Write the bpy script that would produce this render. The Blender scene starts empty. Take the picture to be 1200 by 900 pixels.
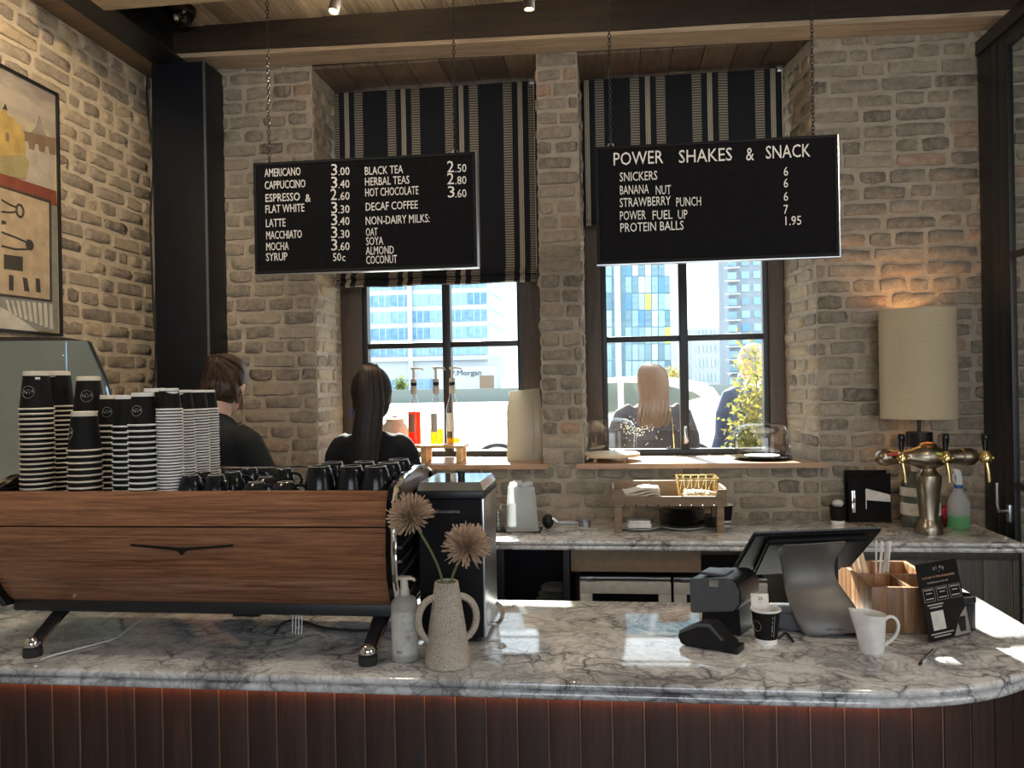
import bpy, bmesh, math, random
from mathutils import Vector, Matrix
PI = math.pi
random.seed(7)
scn = bpy.context.scene
COL = scn.collection

# ------------------------------------------------------------------ camera
FPX, YAW, ROLL = 950.0, math.radians(6.9), 0.018
CAM = Vector((0, 0, 1.65))
F_ = Vector((-math.sin(YAW), math.cos(YAW), 0)); R_ = Vector((math.cos(YAW), math.sin(YAW), 0)); U_ = Vector((0, 0, 1))
cd = bpy.data.cameras.new('camera'); cam = bpy.data.objects.new('camera', cd); COL.objects.link(cam)
cd.sensor_width = 36; cd.lens = 36 * FPX / 1200; cd.clip_start = 0.05; cd.clip_end = 1500
cx = (R_ - U_ * ROLL).normalized(); cy = (U_ + R_ * ROLL).normalized(); cz = -F_
cam.matrix_world = Matrix(((cx.x, cy.x, cz.x, CAM.x), (cx.y, cy.y, cz.y, CAM.y), (cx.z, cy.z, cz.z, CAM.z), (0, 0, 0, 1)))
scn.camera = cam

def P(x, y, X=None, Y=None, Z=None):
    """the world point seen at photo pixel (x, y) on the plane X / Y / Z = const"""
    u = x - 600; v = y - 450; n = 1 + ROLL * ROLL
    r = (u - ROLL * v) / n; d = (v + ROLL * u) / n
    a = F_ * FPX + R_ * r - U_ * d
    k = (X - CAM.x) / a.x if X is not None else (Y - CAM.y) / a.y if Y is not None else (Z - CAM.z) / a.z
    return CAM + a * k
def SC(p):
    """photo pixels per metre at world point p"""
    return FPX / (Vector(p) - CAM).dot(F_)

# ------------------------------------------------------------------ sky, sun, fill lights, exposure
vs = scn.view_settings
vs.view_transform = 'Standard'; vs.look = 'None'; vs.gamma = 1; vs.use_curve_mapping = False
vs.exposure = 0.22
w = bpy.data.worlds.new('sky'); scn.world = w; w.use_nodes = True
wb = w.node_tree.nodes['Background']; wb.inputs[0].default_value = (0.80, 0.90, 1.0, 1); wb.inputs[1].default_value = 2.9
def lamp(name, kind, loc, energy, color, aim=None, **kw):
    l = bpy.data.lights.new(name, kind); l.energy = energy; l.color = color
    for k, v_ in kw.items(): setattr(l, k, v_)
    o = bpy.data.objects.new(name, l); COL.objects.link(o); o.location = loc
    if aim is not None: o.rotation_euler = (Vector(aim) - Vector(loc)).to_track_quat('-Z', 'Y').to_euler()
    return o
lamp('sun', 'SUN', (-3, 12, 8), 26.0, (1.0, 0.95, 0.86), (-3 + .12, 12 - .64, 8 - .42), angle=math.radians(0.6))
# added fill light behind the camera; its source is unseen
lamp('rear_fill_light', 'AREA', (1.0, -3.85, 2.3), 27, (.97, 0.98, 1.0), (0.8, 4, 2.2), shape='RECTANGLE', size=3.6, size_y=2.3)
lamp('side_fill_light', 'AREA', (3.42, .6, 1.9), 26, (1.0, 0.97, 0.93), (-2.5, 3.4, 2.0), shape='RECTANGLE', size=2.2, size_y=2.2)  # added fill from the right; the wall there has no opening

# ------------------------------------------------------------------ materials
MATS = {}
class NT:
    def __init__(s, name):
        s.m = bpy.data.materials.new(name); s.m.use_nodes = True; s.t = s.m.node_tree
        s.b = s.t.nodes['Principled BSDF']; MATS[name] = s.m
    def n(s, typ, **kw):
        o = s.t.nodes.new('ShaderNode' + typ)
        for k, v_ in kw.items():
            if k.startswith('_'): setattr(o, k[1:], v_)
            else:
                key = int(k[1:]) if k[0] == 'i' and k[1:].isdigit() else k.replace('__', ' ')
                o.inputs[key].default_value = v_
        return o
    def l(s, a, b): s.t.links.new(a, b)
    def coord(s, scale=(1, 1, 1), kind='Object', rot=(0, 0, 0)):
        tc = s.n('TexCoord'); mp = s.n('Mapping'); mp.inputs['Scale'].default_value = scale; mp.inputs['Rotation'].default_value = rot
        s.l(tc.outputs[kind], mp.inputs[0]); return mp.outputs[0]
    def ramp(s, fac, stops, interp='LINEAR'):
        r = s.n('ValToRGB'); cr = r.color_ramp; cr.interpolation = interp
        while len(cr.elements) > 1: cr.elements.remove(cr.elements[-1])
        for i, (p, c) in enumerate(stops):
            e = cr.elements[0] if i == 0 else cr.elements.new(p)
            e.position = p; e.color = (*c, 1) if len(c) == 3 else c
        s.l(fac, r.inputs[0]); return r.outputs[0]
    def noise(s, co, scale, detail=4, rough=.55, dist=0):
        n = s.n('TexNoise'); n.inputs['Scale'].default_value = scale; n.inputs['Detail'].default_value = detail
        n.inputs['Roughness'].default_value = rough; n.inputs['Distortion'].default_value = dist
        if co is not None: s.l(co, n.inputs['Vector'])
        return n.outputs['Fac']
    def mix(s, fac, a, b, mode='MIX'):
        m = s.n('Mix', _data_type='RGBA', _blend_type=mode)
        for v_, i in ((fac, 0), (a, 6), (b, 7)):
            if isinstance(v_, (int, float)): m.inputs[i].default_value = v_
            elif isinstance(v_, tuple): m.inputs[i].default_value = (*v_, 1)
            else: s.l(v_, m.inputs[i])
        return m.outputs[2]
    def math(s, op, a, b=0.0):
        m = s.n('Math', _operation=op)
        for v_, i in ((a, 0), (b, 1)):
            if isinstance(v_, (int, float)): m.inputs[i].default_value = v_
            else: s.l(v_, m.inputs[i])
        return m.outputs[0]
    def bump(s, h, strength=.3, dist=.01):
        b = s.n('Bump'); b.inputs['Strength'].default_value = strength; b.inputs['Distance'].default_value = dist
        s.l(h, b.inputs['Height']); s.l(b.outputs[0], s.b.inputs['Normal'])
    def col(s, c):
        if isinstance(c, tuple): s.b.inputs['Base Color'].default_value = (*c, 1)
        else: s.l(c, s.b.inputs['Base Color'])
    def set(s, **kw):
        for k, v_ in kw.items(): s.b.inputs[k.replace('_', ' ')].default_value = v_
        return s

def plain(name, c, rough=.5, metal=0.0, var=.12, scale=30, **kw):
    """one colour with a faint procedural mottling"""
    t = NT(name); co = t.coord()
    n = t.noise(co, scale, 3)
    d = tuple(max(0, v_ * (1 - var)) for v_ in c); e = tuple(min(1, v_ * (1 + var)) for v_ in c)
    t.col(t.ramp(n, [(.3, d), (.7, e)])); t.set(Roughness=rough, Metallic=metal)
    for k, v_ in kw.items(): t.b.inputs[k.replace('_', ' ')].default_value = v_
    return t.m

def wood(name, dark, light, axis='Z', scale=9, rough=.55, rnd=.25, stretch=14, bump=.15, ring=0.0):
    t = NT(name); tc = t.n('TexCoord'); oi = t.n('ObjectInfo')
    mp = t.n('Mapping'); sc = [stretch, stretch, stretch]; sc['XYZ'.index(axis)] = 1.0
    mp.inputs['Scale'].default_value = sc
    ad = t.n('VectorMath', _operation='ADD'); t.l(tc.outputs['Object'], ad.inputs[0])
    mul = t.n('VectorMath', _operation='SCALE'); mul.inputs[0].default_value = (7, 13, 5); t.l(oi.outputs['Random'], mul.inputs['Scale'])
    t.l(mul.outputs[0], ad.inputs[1]); t.l(ad.outputs[0], mp.inputs[0])
    n = t.noise(mp.outputs[0], scale * .35, 6, .6, 1.2); fine = t.noise(mp.outputs[0], scale * 2.2, 3, .6, .4)
    h = t.math('ADD', t.math('MULTIPLY', n, .7), t.math('MULTIPLY', fine, .3))
    c = t.ramp(h, [(.32, dark), (.66, light)])
    v_ = t.math('ADD', t.math('MULTIPLY', oi.outputs['Random'], rnd * 2), 1 - rnd)
    hs = t.n('HueSaturation'); t.l(c, hs.inputs['Color']); t.l(v_, hs.inputs['Value'])
    t.col(hs.outputs[0]); t.set(Roughness=rough); t.bump(h, bump, .004)
    return t.m

def brick_mat(name, stops, mort=(.50, .43, .34)):
    t = NT(name); oi = t.n('ObjectInfo'); co = t.coord((1, 1, 1))
    ad = t.n('VectorMath', _operation='ADD'); t.l(co, ad.inputs[0])
    mul = t.n('VectorMath', _operation='SCALE'); mul.inputs[0].default_value = (31, 17, 23); t.l(oi.outputs['Random'], mul.inputs['Scale']); t.l(mul.outputs[0], ad.inputs[1])
    base = t.ramp(oi.outputs['Random'], stops)
    n = t.noise(ad.outputs[0], 28, 5, .65); n2 = t.noise(ad.outputs[0], 110, 3, .6)
    c = t.mix(t.ramp(n, [(.35, (.0,) * 3), (.70, (.8,) * 3)]), base, mort)
    c = t.mix(t.ramp(n2, [(.35, (.35,) * 3), (.5, (0,) * 3)]), c, (.06, .052, .045))
    t.col(t.mix(.65, base, c)); t.set(Roughness=.9)
    t.bump(t.math('ADD', n, t.math('MULTIPLY', n2, .5)), .9, .006)
    return t.m
brick_mat('brick_grey', [(0, (.115, .10, .085)), (.25, (.19, .168, .14)), (.6, (.255, .225, .185)), (.92, (.33, .285, .225)), (.97, (.29, .20, .15)), (1, (.38, .22, .15))])
brick_mat('brick_warm_lit', [(0, (.13, .11, .09)), (.2, (.22, .185, .145)), (.6, (.29, .245, .185)), (.85, (.37, .305, .21)), (1, (.43, .34, .21))])  # warm light on the left wall put into the brick colour
def mortar(name, a, b):
    t = NT(name); co = t.coord(); n = t.noise(co, 16, 6, .65); n2 = t.noise(co, 90, 4, .7)
    t.col(t.ramp(n, [(.3, a), (.7, b)])); t.set(Roughness=.95); t.bump(t.math('ADD', n, t.math('MULTIPLY', n2, .35)), .8, .012); return t.m
mortar('mortar', (.33, .285, .23), (.46, .405, .325))
mortar('mortar_warm_lit', (.46, .39, .29), (.60, .52, .40))  # mortar copy with the left wall's warm light in its colour

def marble(name):
    t = NT(name); co = t.coord((1, 1, 1))
    wv = t.n('TexNoise'); wv.inputs['Scale'].default_value = 3.2; wv.inputs['Detail'].default_value = 5; t.l(co, wv.inputs['Vector'])
    sub = t.n('VectorMath', _operation='SUBTRACT'); t.l(wv.outputs['Color'], sub.inputs[0]); sub.inputs[1].default_value = (.5, .5, .5)
    sc = t.n('VectorMath', _operation='SCALE'); t.l(sub.outputs[0], sc.inputs[0]); sc.inputs['Scale'].default_value = .38
    ad = t.n('VectorMath', _operation='ADD'); t.l(co, ad.inputs[0]); t.l(sc.outputs[0], ad.inputs[1])
    mp = t.n('Mapping'); mp.inputs['Scale'].default_value = (1.0, 1.5, 1.2); t.l(ad.outputs[0], mp.inputs[0])
    def vor(s):
        v_ = t.n('TexVoronoi', _feature='DISTANCE_TO_EDGE'); v_.inputs['Scale'].default_value = s; t.l(mp.outputs[0], v_.inputs['Vector']); return v_.outputs['Distance']
    patch = t.noise(ad.outputs[0], 4.5, 4, .6)
    v1 = t.ramp(vor(9), [(0, (1,) * 3), (.05, (.35,) * 3), (.13, (0,) * 3)])
    v2 = t.ramp(vor(22), [(0, (.9,) * 3), (.05, (.2,) * 3), (.10, (0,) * 3)])
    body = t.ramp(patch, [(.36, (.86, .86, .865)), (.52, (.74, .74, .745)), (.60, (.48, .48, .49)), (.70, (.27, .27, .28)), (.82, (.18, .18, .19))])
    body = t.mix(t.ramp(t.noise(ad.outputs[0], 26, 5, .7, .8), [(.46, (0,) * 3), (.62, (.55,) * 3)]), body, (.30, .295, .30))
    fade = t.ramp(t.noise(co, 7, 4), [(.42, (.0,) * 3), (.62, (1,) * 3)])
    c = t.mix(t.math('MULTIPLY', v1, fade), body, (.10, .095, .10))
    c = t.mix(t.math('MULTIPLY', v2, t.ramp(patch, [(.42, (0.1,) * 3), (.6, (.9,) * 3)])), c, (.13, .12, .125))
    t.col(c); t.set(Roughness=.07); t.b.inputs['IOR'].default_value = 1.75
    return t.m
marble('marble')

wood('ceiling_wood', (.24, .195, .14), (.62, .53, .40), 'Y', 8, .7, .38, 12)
wood('beam_dark', (.012, .008, .006), (.040, .027, .020), 'X', 5, .6, .05, 10, .4)
wood('beam_light', (.30, .23, .16), (.60, .49, .36), 'X', 6, .7, .1, 12, .3)
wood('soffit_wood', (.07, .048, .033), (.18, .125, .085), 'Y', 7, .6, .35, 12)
wood('window_timber', (.040, .028, .022), (.095, .070, .055), 'Z', 8, .55, .1, 14)
wood('bar_plank', (.012, .005, .0035), (.052, .021, .013), 'Z', 7, .62, .30, 16, .25)
wood('bar_bead', (.10, .065, .04), (.20, .14, .09), 'Z', 7, .4, .1, 16)
wood('back_plank', (.030, .024, .020), (.075, .060, .048), 'Z', 7, .5, .2, 16)
wood('walnut', (.085, .032, .016), (.40, .185, .095), 'X', 8, .17, .04, 30, .05)
wood('walnut_v', (.035, .018, .012), (.14, .075, .045), 'Z', 9, .3, .04, 20, .05)
wood('acacia', (.16, .075, .035), (.40, .22, .11), 'Z', 8, .4, .22, 12, .08)
wood('sill_wood', (.30, .17, .09), (.52, .33, .20), 'X', 8, .35, .05, 14)
wood('riser_wood', (.13, .085, .05), (.30, .205, .13), 'X', 8, .55, .2, 14)
wood('pine', (.45, .27, .11), (.72, .48, .23), 'X', 8, .45, .15, 14)
wood('pale_wood', (.55, .42, .27), (.75, .62, .44), 'X', 8, .5, .1, 14)
wood('floor_wood', (.03, .024, .02), (.07, .055, .045), 'Y', 6, .35, .3, 10)

plain('steel_black', (.012, .013, .016), .42, .0, .2, 20)
plain('steel_navy', (.008, .010, .015), .4, .0, .2, 12, Specular_IOR_Level=.25)
plain('black_plastic', (.012, .012, .014), .40, Specular_IOR_Level=.3)
plain('black_gloss', (.006, .006, .007), .10, Specular_IOR_Level=.4)
plain('black_ceramic', (.008, .010, .012), .18, Specular_IOR_Level=.35)
plain('ceramic_base', (.45, .44, .42), .5)
plain('grey_plastic', (.085, .09, .10), .45, Specular_IOR_Level=.35)
plain('matte_black', (.010, .010, .012), .6, Specular_IOR_Level=.12)
plain('rubber', (.02, .02, .02), .8)
plain('chrome', (.80, .80, .80), .07, 1.0, .02)
plain('steel_brushed', (.50, .52, .54), .28, 1.0, .06, 200)
plain('steel_panel', (.42, .53, .60), .14, 1.0, .04, 8)
plain('bronze_metal', (.33, .285, .22), .30, 1.0, .12, 40)
plain('copper', (.55, .28, .14), .28, 1.0, .1)
plain('brass', (.75, .58, .28), .18, 1.0, .06)
plain('gold_wire', (.85, .62, .22), .25, 1.0, .05)
plain('pos_metal', (.15, .14, .13), .45, .4, .05)
plain('white_ceramic', (.78, .77, .75), .2)
plain('white_paint', (.55, .54, .50), .5)
plain('paper', (.80, .79, .76), .8)
plain('kraft', (.70, .58, .45), .8)
plain('cup_cream', (.74, .66, .54), .7)
plain('cup_white', (.86, .85, .83), .65)
plain('cup_black', (.010, .009, .009), .6, Specular_IOR_Level=.15)
plain('logo_ink', (.42, .40, .37), .7)
plain('letter_white', (.82, .79, .74), .6)
plain('letter_copper', (.50, .27, .18), .6)
plain('felt_black', (.012, .011, .012), .85, Specular_IOR_Level=.08)
plain('board_frame', (.010, .010, .011), .6, Specular_IOR_Level=.15)
plain('brown_board', (.24, .165, .11), .6)
plain('linen', (.66, .61, .52), .9)
plain('red_cloth', (.55, .035, .055), .85)
plain('blue_plastic', (.03, .09, .35), .4)
plain('red_plastic', (.45, .03, .02), .4)
plain('lime_plastic', (.50, .55, .10), .4)
plain('straw_white', (.75, .76, .76), .35)
plain('hair_brown', (.035, .018, .011), .45, 0, .5, 60)
plain('hair_dark', (.012, .007, .006), .5, 0, .5, 60, Specular_IOR_Level=.3)
plain('hair_blonde', (.17, .085, .035), .5, 0, .4, 60)
plain('hair_grey', (.32, .31, .30), .6, 0, .2, 60)
plain('skin', (.60, .37, .28), .5, 0, .06)
plain('cloth_black', (.010, .011, .014), .85, 0, .2, Specular_IOR_Level=.2)
plain('cloth_slate', (.014, .017, .021), .85, 0, .2, Specular_IOR_Level=.2)
plain('cloth_navy', (.035, .050, .11), .8, 0, .15)
plain('jeans', (.03, .04, .07), .85)
plain('petal', (.46, .325, .225), .8, 0, .3, 90)
plain('stem_green', (.16, .20, .07), .6)
plain('label_paper', (.60, .585, .54), .6)
plain('car_white', (.85, .85, .84), .2)
plain('tyre', (.02, .02, .02), .8)
plain('car_glass', (.10, .12, .10), .06)
plain('asphalt', (.25, .25, .25), .9)
plain('paving', (.50, .49, .46), .9)
plain('quay_stone', (.16, .19, .18), .9)
plain('tower_grey', (.20, .235, .28), .6)
plain('far_white', (.40, .42, .44), .7)
plain('concrete', (.50, .50, .48), .85)
plain('white_render', (.50, .53, .56), .7)
plain('plaster', (.34, .30, .25), .9)
plain('ceiling_void', (.05, .045, .04), .9)
plain('terracotta_pot', (.10, .10, .10), .7)
for nm, c in dict(pn_blue=(.10, .25, .75), pn_yellow=(.75, .80, .12), pn_green=(.35, .65, .45), pn_cyan=(.30, .72, .80), pn_pale=(.60, .80, .82)).items(): plain(nm, c, .3, 0, .05)

def facade_glass(name, a, b):
    t = NT(name); oi = t.n('ObjectInfo'); co = t.coord((.3, .3, .5)); n = t.noise(co, 2, 3)
    c = t.ramp(t.math('ADD', t.math('MULTIPLY', n, .6), t.math('MULTIPLY', oi.outputs['Random'], .4)), [(.3, a), (.7, b)])
    t.col(c); t.set(Roughness=.12); t.b.inputs['Specular IOR Level'].default_value = .4; return t.m
facade_glass('facade_blue', (.10, .24, .42), (.28, .48, .66))
facade_glass('facade_teal', (.13, .24, .30), (.28, .42, .48))
facade_glass('facade_pale', (.30, .42, .50), (.52, .62, .66))

def pane(name, tint=(1, 1, 1), gloss=1.0, rough=0.0, base=.02):
    """thin glass: see-through with a Fresnel mirror reflection"""
    m = bpy.data.materials.new(name); m.use_nodes = True; t = m.node_tree; t.nodes.clear()
    o = t.nodes.new('ShaderNodeOutputMaterial'); mx = t.nodes.new('ShaderNodeMixShader'); tr = t.nodes.new('ShaderNodeBsdfTransparent'); g = t.nodes.new('ShaderNodeBsdfGlossy')
    lw = t.nodes.new('ShaderNodeLayerWeight'); lw.inputs[0].default_value = .5; pw_ = t.nodes.new('ShaderNodeMath'); pw_.operation = 'POWER'; pw_.inputs[1].default_value = 4; mu = t.nodes.new('ShaderNodeMath'); mu.operation = 'MULTIPLY_ADD'; mu.inputs[1].default_value = gloss; mu.inputs[2].default_value = base
    n = t.nodes.new('ShaderNodeTexNoise'); n.inputs['Scale'].default_value = 4
    tr.inputs[0].default_value = (*tint, 1); g.inputs['Roughness'].default_value = rough + .01
    t.links.new(lw.outputs['Facing'], pw_.inputs[0]); t.links.new(pw_.outputs[0], mu.inputs[0]); t.links.new(mu.outputs[0], mx.inputs[0]); t.links.new(tr.outputs[0], mx.inputs[1]); t.links.new(g.outputs[0], mx.inputs[2]); t.links.new(mx.outputs[0], o.inputs[0])
    MATS[name] = m; return m
pane('window_glass', (.97, .99, .98), .5, 0, .008)
pane('clear_glass', (.96, .965, .965), .55, 0, .07)
pane('clear_plastic', (.90, .91, .90), .5, .12)

def liquid(name, c, alpha=.75):
    m = bpy.data.materials.new(name); m.use_nodes = True; t = m.node_tree; b = t.nodes['Principled BSDF']; o = t.nodes['Material Output']
    b.inputs['Base Color'].default_value = (*c, 1); b.inputs['Roughness'].default_value = .15
    tl = t.nodes.new('ShaderNodeBsdfTranslucent'); tl.inputs[0].default_value = (*c, 1); tr = t.nodes.new('ShaderNodeBsdfTransparent'); tr.inputs[0].default_value = (*c, 1)
    m1 = t.nodes.new('ShaderNodeMixShader'); m1.inputs[0].default_value = .5; m2 = t.nodes.new('ShaderNodeMixShader'); m2.inputs[0].default_value = 1 - alpha
    t.links.new(b.outputs[0], m1.inputs[1]); t.links.new(tl.outputs[0], m1.inputs[2]); t.links.new(m1.outputs[0], m2.inputs[1]); t.links.new(tr.outputs[0], m2.inputs[2]); t.links.new(m2.outputs[0], o.inputs[0])
    MATS[name] = m; return m
liquid('syrup_red', (.95, .10, .02), .6); liquid('syrup_yellow', (.95, .62, .05), .5); liquid('soap_green', (.30, .72, .36), .75); liquid('frosted_plastic', (.86, .89, .90), .5); liquid('bottle_white', (.80, .79, .74), .85)
liquid('paper_bag', (.47, .43, .36), 1.0); liquid('leaf', (.16, .17, .04), 1.0); liquid('leaf_yellow', (.32, .26, .06), 1.0); liquid('leaf_green', (.12, .17, .05), 1.0)

def shade_mat():
    t = NT('linen_shade'); co = t.coord((1, 1, 1)); wv = t.n('TexWave', _bands_direction='Z'); wv.inputs['Scale'].default_value = 120; wv.inputs['Distortion'].default_value = 6; wv.inputs['Detail'].default_value = 3; t.l(co, wv.inputs[0])
    n = t.noise(t.coord((40, 40, 400)), 1, 4); c = t.ramp(t.math('ADD', t.math('MULTIPLY', wv.outputs['Fac'], .4), t.math('MULTIPLY', n, .6)), [(.3, (.40, .33, .22)), (.7, (.56, .48, .34))])
    t.col(c); t.set(Roughness=.9); t.bump(n, .2, .002); return t.m
shade_mat()
def blind_mat():
    t = NT('blind_stripe'); tc = t.n('TexCoord'); sp = t.n('SeparateXYZ'); t.l(tc.outputs['Object'], sp.inputs[0])
    per = .333; x = t.math('MULTIPLY', t.math('ADD', sp.outputs[0], .5 * per + per * 6), 1 / per)
    d = t.math('MULTIPLY', t.math('ABSOLUTE', t.math('SUBTRACT', t.math('FRACT', x), .5)), 2)     # 0 at the thin stripe, 1 between
    blk = (.008, .010, .015); cre = (.42, .37, .29)
    base = t.ramp(d, [(0, cre), (.022, (.10, .09, .08)), (.036, cre), (.075, blk), (.27, (.30, .27, .22)), (.57, blk)], 'CONSTANT')
    rib = t.n('TexWave', _bands_direction='Z'); rib.inputs['Scale'].default_value = 22; rib.inputs['Distortion'].default_value = .6; t.l(tc.outputs['Object'], rib.inputs[0])
    isr = t.math('MULTIPLY', t.math('GREATER_THAN', d, .27), t.math('LESS_THAN', d, .57))
    k = t.math('MULTIPLY', isr, t.ramp(rib.outputs['Fac'], [(.35, (1,) * 3), (.6, (0,) * 3)]))
    t.col(t.mix(k, base, (.06, .055, .05))); t.set(Roughness=.95); return t.m
blind_mat()
def vase_mat():
    t = NT('stoneware'); co = t.coord(); n = t.noise(co, 420, 2, .5); n2 = t.noise(co, 14, 3)
    b = t.ramp(n2, [(.3, (.44, .385, .315)), (.7, (.54, .48, .40))])
    t.col(t.mix(t.ramp(n, [(.56, (0,) * 3), (.64, (1,) * 3)]), b, (.13, .095, .07))); t.set(Roughness=.85); t.bump(n, .2, .001); return t.m
vase_mat()
def sky_paint():
    t = NT('painted_sky'); tc = t.n('TexCoord'); sp = t.n('SeparateXYZ'); t.l(tc.outputs['Object'], sp.inputs[0])
    n = t.noise(t.coord((1, 2, 5)), 3, 5); z = t.math('MULTIPLY', t.math('ADD', sp.outputs[2], t.math('MULTIPLY', n, .25)), .8)
    t.col(t.ramp(z, [(.62, (.58, .46, .18)), (.74, (.56, .48, .26)), (.83, (.34, .30, .25)), (.89, (.42, .37, .31)), (.96, (.25, .22, .20))])); t.set(Roughness=.6); return t.m
sky_paint()
def glow(name, c, st):
    t = NT(name); t.col((.9, .8, .6)); t.b.inputs['Emission Color'].default_value = (*c, 1); t.b.inputs['Emission Strength'].default_value = st; return t.m
glow('bulb', (1, .72, .36), 25)
for nm, c in dict(pt_gold=(.42, .30, .10), pt_brown=(.20, .14, .09), pt_grey=(.25, .22, .19), pt_mist=(.40, .36, .30), pt_red=(.20, .055, .035), pt_tan=(.42, .33, .22), pt_dark=(.05, .045, .04), pt_slate=(.22, .22, .20), pt_pale=(.48, .46, .40), pt_sage=(.30, .26, .13)).items(): plain(nm, c, .6, 0, .18, 14)
plain('woman_top', (.05, .045, .055), .9); plain('eyelet', (.75, .70, .62), .9)

# ------------------------------------------------------------------ mesh helpers
class MB:
    def __init__(s): s.v = []; s.f = []; s.m = []
    def add(s, vs, fs, m=0, M=None):
        o = len(s.v)
        s.v += [tuple(M @ Vector(p)) if M is not None else tuple(p) for p in vs]
        s.f += [tuple(i + o for i in f) for f in fs]; s.m += [m] * len(fs); return s
    def bm(s, b, m=0, M=None):
        b.verts.index_update(); r = s.add([v.co.copy() for v in b.verts], [[v.index for v in f.verts] for f in b.faces], m, M); b.free(); return s
    def box(s, c, d, bev=0, m=0, M=None, seg=2):
        b = bmesh.new(); bmesh.ops.create_cube(b, size=1)
        for v in b.verts: v.co = Vector((v.co.x * d[0] + c[0], v.co.y * d[1] + c[1], v.co.z * d[2] + c[2]))
        if bev: bmesh.ops.bevel(b, geom=b.edges[:], offset=min(bev, min(d) * .49), segments=seg, affect='EDGES', profile=.6)
        return s.bm(b, m, M)
    def bx(s, x0, x1, y0, y1, z0, z1, bev=0, m=0, M=None): return s.box(((x0 + x1) / 2, (y0 + y1) / 2, (z0 + z1) / 2), (abs(x1 - x0), abs(y1 - y0), abs(z1 - z0)), bev, m, M)
    def lathe(s, prof, seg=24, c=(0, 0, 0), m=0, M=None, closed=False, sx=1, sy=1):
        vs = []; fs = []; n = len(prof)
        for i in range(seg):
            a = 2 * PI * i / seg
            for r, z in prof: vs.append((c[0] + r * math.cos(a) * sx, c[1] + r * math.sin(a) * sy, c[2] + z))
        for i in range(seg):
            j = (i + 1) % seg
            for k in range(n - 1 + (1 if closed else 0)):
                k2 = (k + 1) % n
                a, b, c_, d = i * n + k, j * n + k, j * n + k2, i * n + k2
                if prof[k][0] < 1e-6: fs.append((a, c_, d))
                elif prof[k2][0] < 1e-6: fs.append((a, b, d))
                else: fs.append((a, b, c_, d))
        return s.add(vs, fs, m, M)
    def tube(s, pts, r, seg=8, m=0, closed=False, M=None, caps=True, sx=1.0):
        pts = [Vector(p) for p in pts]; n = len(pts); rs = r if isinstance(r, (list, tuple)) else [r] * n
        vs = []; fs = []; up = None
        for i, p in enumerate(pts):
            a = pts[(i - 1) % n] if (closed or i > 0) else p; b = pts[(i + 1) % n] if (closed or i < n - 1) else p
            t = (b - a).normalized()
            if up is None:
                up = Vector((0, 0, 1)) if abs(t.z) < .9 else Vector((1, 0, 0))
            e1 = t.cross(up)
            e1 = e1.normalized() if e1.length > 1e-6 else t.orthogonal().normalized()
            e2 = e1.cross(t).normalized(); up = e2
            for k in range(seg):
                q = 2 * PI * k / seg; vs.append(p + (e1 * math.cos(q) * sx + e2 * math.sin(q)) * rs[i])
        for i in range(n if closed else n - 1):
            j = (i + 1) % n
            for k in range(seg): k2 = (k + 1) % seg; fs.append((i * seg + k, i * seg + k2, j * seg + k2, j * seg + k))
        if caps and not closed: fs.append(tuple(range(seg))[::-1]); fs.append(tuple((n - 1) * seg + k for k in range(seg)))
        return s.add(vs, fs, m, M)
    def ell(s, c, r, seg=16, rings=10, m=0, M=None):
        r = r if isinstance(r, (tuple, list)) else (r, r, r)
        prof = [(math.sin(PI * i / rings), -math.cos(PI * i / rings)) for i in range(rings + 1)]; prof[0] = (0, -1); prof[-1] = (0, 1)
        t = MB().lathe(prof, seg); return s.add([(c[0] + x * r[0], c[1] + y * r[1], c[2] + z * r[2]) for x, y, z in t.v], t.f, m, M)
    def prism(s, poly, d0, d1, plane='XZ', m=0, M=None, bev=0):
        """poly in a 2-D plane, extruded along the missing axis from d0 to d1"""
        def mk(p, d): return {'XZ': (p[0], d, p[1]), 'XY': (p[0], p[1], d), 'YZ': (d, p[0], p[1])}[plane]
        b = bmesh.new(); A = [b.verts.new(mk(p, d0)) for p in poly]; B = [b.verts.new(mk(p, d1)) for p in poly]; n = len(poly)
        b.faces.new(A[::-1]); b.faces.new(B)
        for i in range(n): b.faces.new((A[i], A[(i + 1) % n], B[(i + 1) % n], B[i]))
        bmesh.ops.recalc_face_normals(b, faces=b.faces[:])
        if bev: bmesh.ops.bevel(b, geom=b.edges[:], offset=bev, segments=2, affect='EDGES')
        return s.bm(b, m, M)
    def mesh(s, name, mats, angle=35):
        me = bpy.data.meshes.new(name); me.from_pydata(s.v, [], s.f)
        for k in (mats if isinstance(mats, (list, tuple)) else [mats]): me.materials.append(MATS[k])
        me.polygons.foreach_set('material_index', s.m); me.polygons.foreach_set('use_smooth', [True] * len(s.f))
        b = bmesh.new(); b.from_mesh(me); bmesh.ops.recalc_face_normals(b, faces=b.faces[:]); b.to_mesh(me); b.free()
        me.set_sharp_from_angle(angle=math.radians(angle)); me.update(); return me
    def build(s, name, mats, parent=None, loc=None, angle=35): return put(name, s.mesh(name, mats, angle), parent, loc)
def put(name, me, parent=None, loc=None, rot=None):
    o = bpy.data.objects.new(name, me); COL.objects.link(o)
    if parent is not None: o.parent = parent
    if loc is not None: o.location = loc
    if rot is not None: o.rotation_euler = rot
    return o
def thing(name, label, cat, loc=(0, 0, 0), rz=0, group=None):
    o = bpy.data.objects.new(name, None); COL.objects.link(o); o.empty_display_size = .05
    o.location = loc; o.rotation_euler = (0, 0, rz); return tag(o, label, cat, group)
def tag(o, label, cat, group=None):
    o['label'] = label; o['category'] = cat
    if group: o['group'] = group
    return o
def struct(o): o['kind'] = 'structure'; return o
def stuff(o): o['kind'] = 'stuff'; return o
def rotz(a): return Matrix.Rotation(a, 4, 'Z')
def T(*p): return Matrix.Translation(Vector(p))
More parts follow.
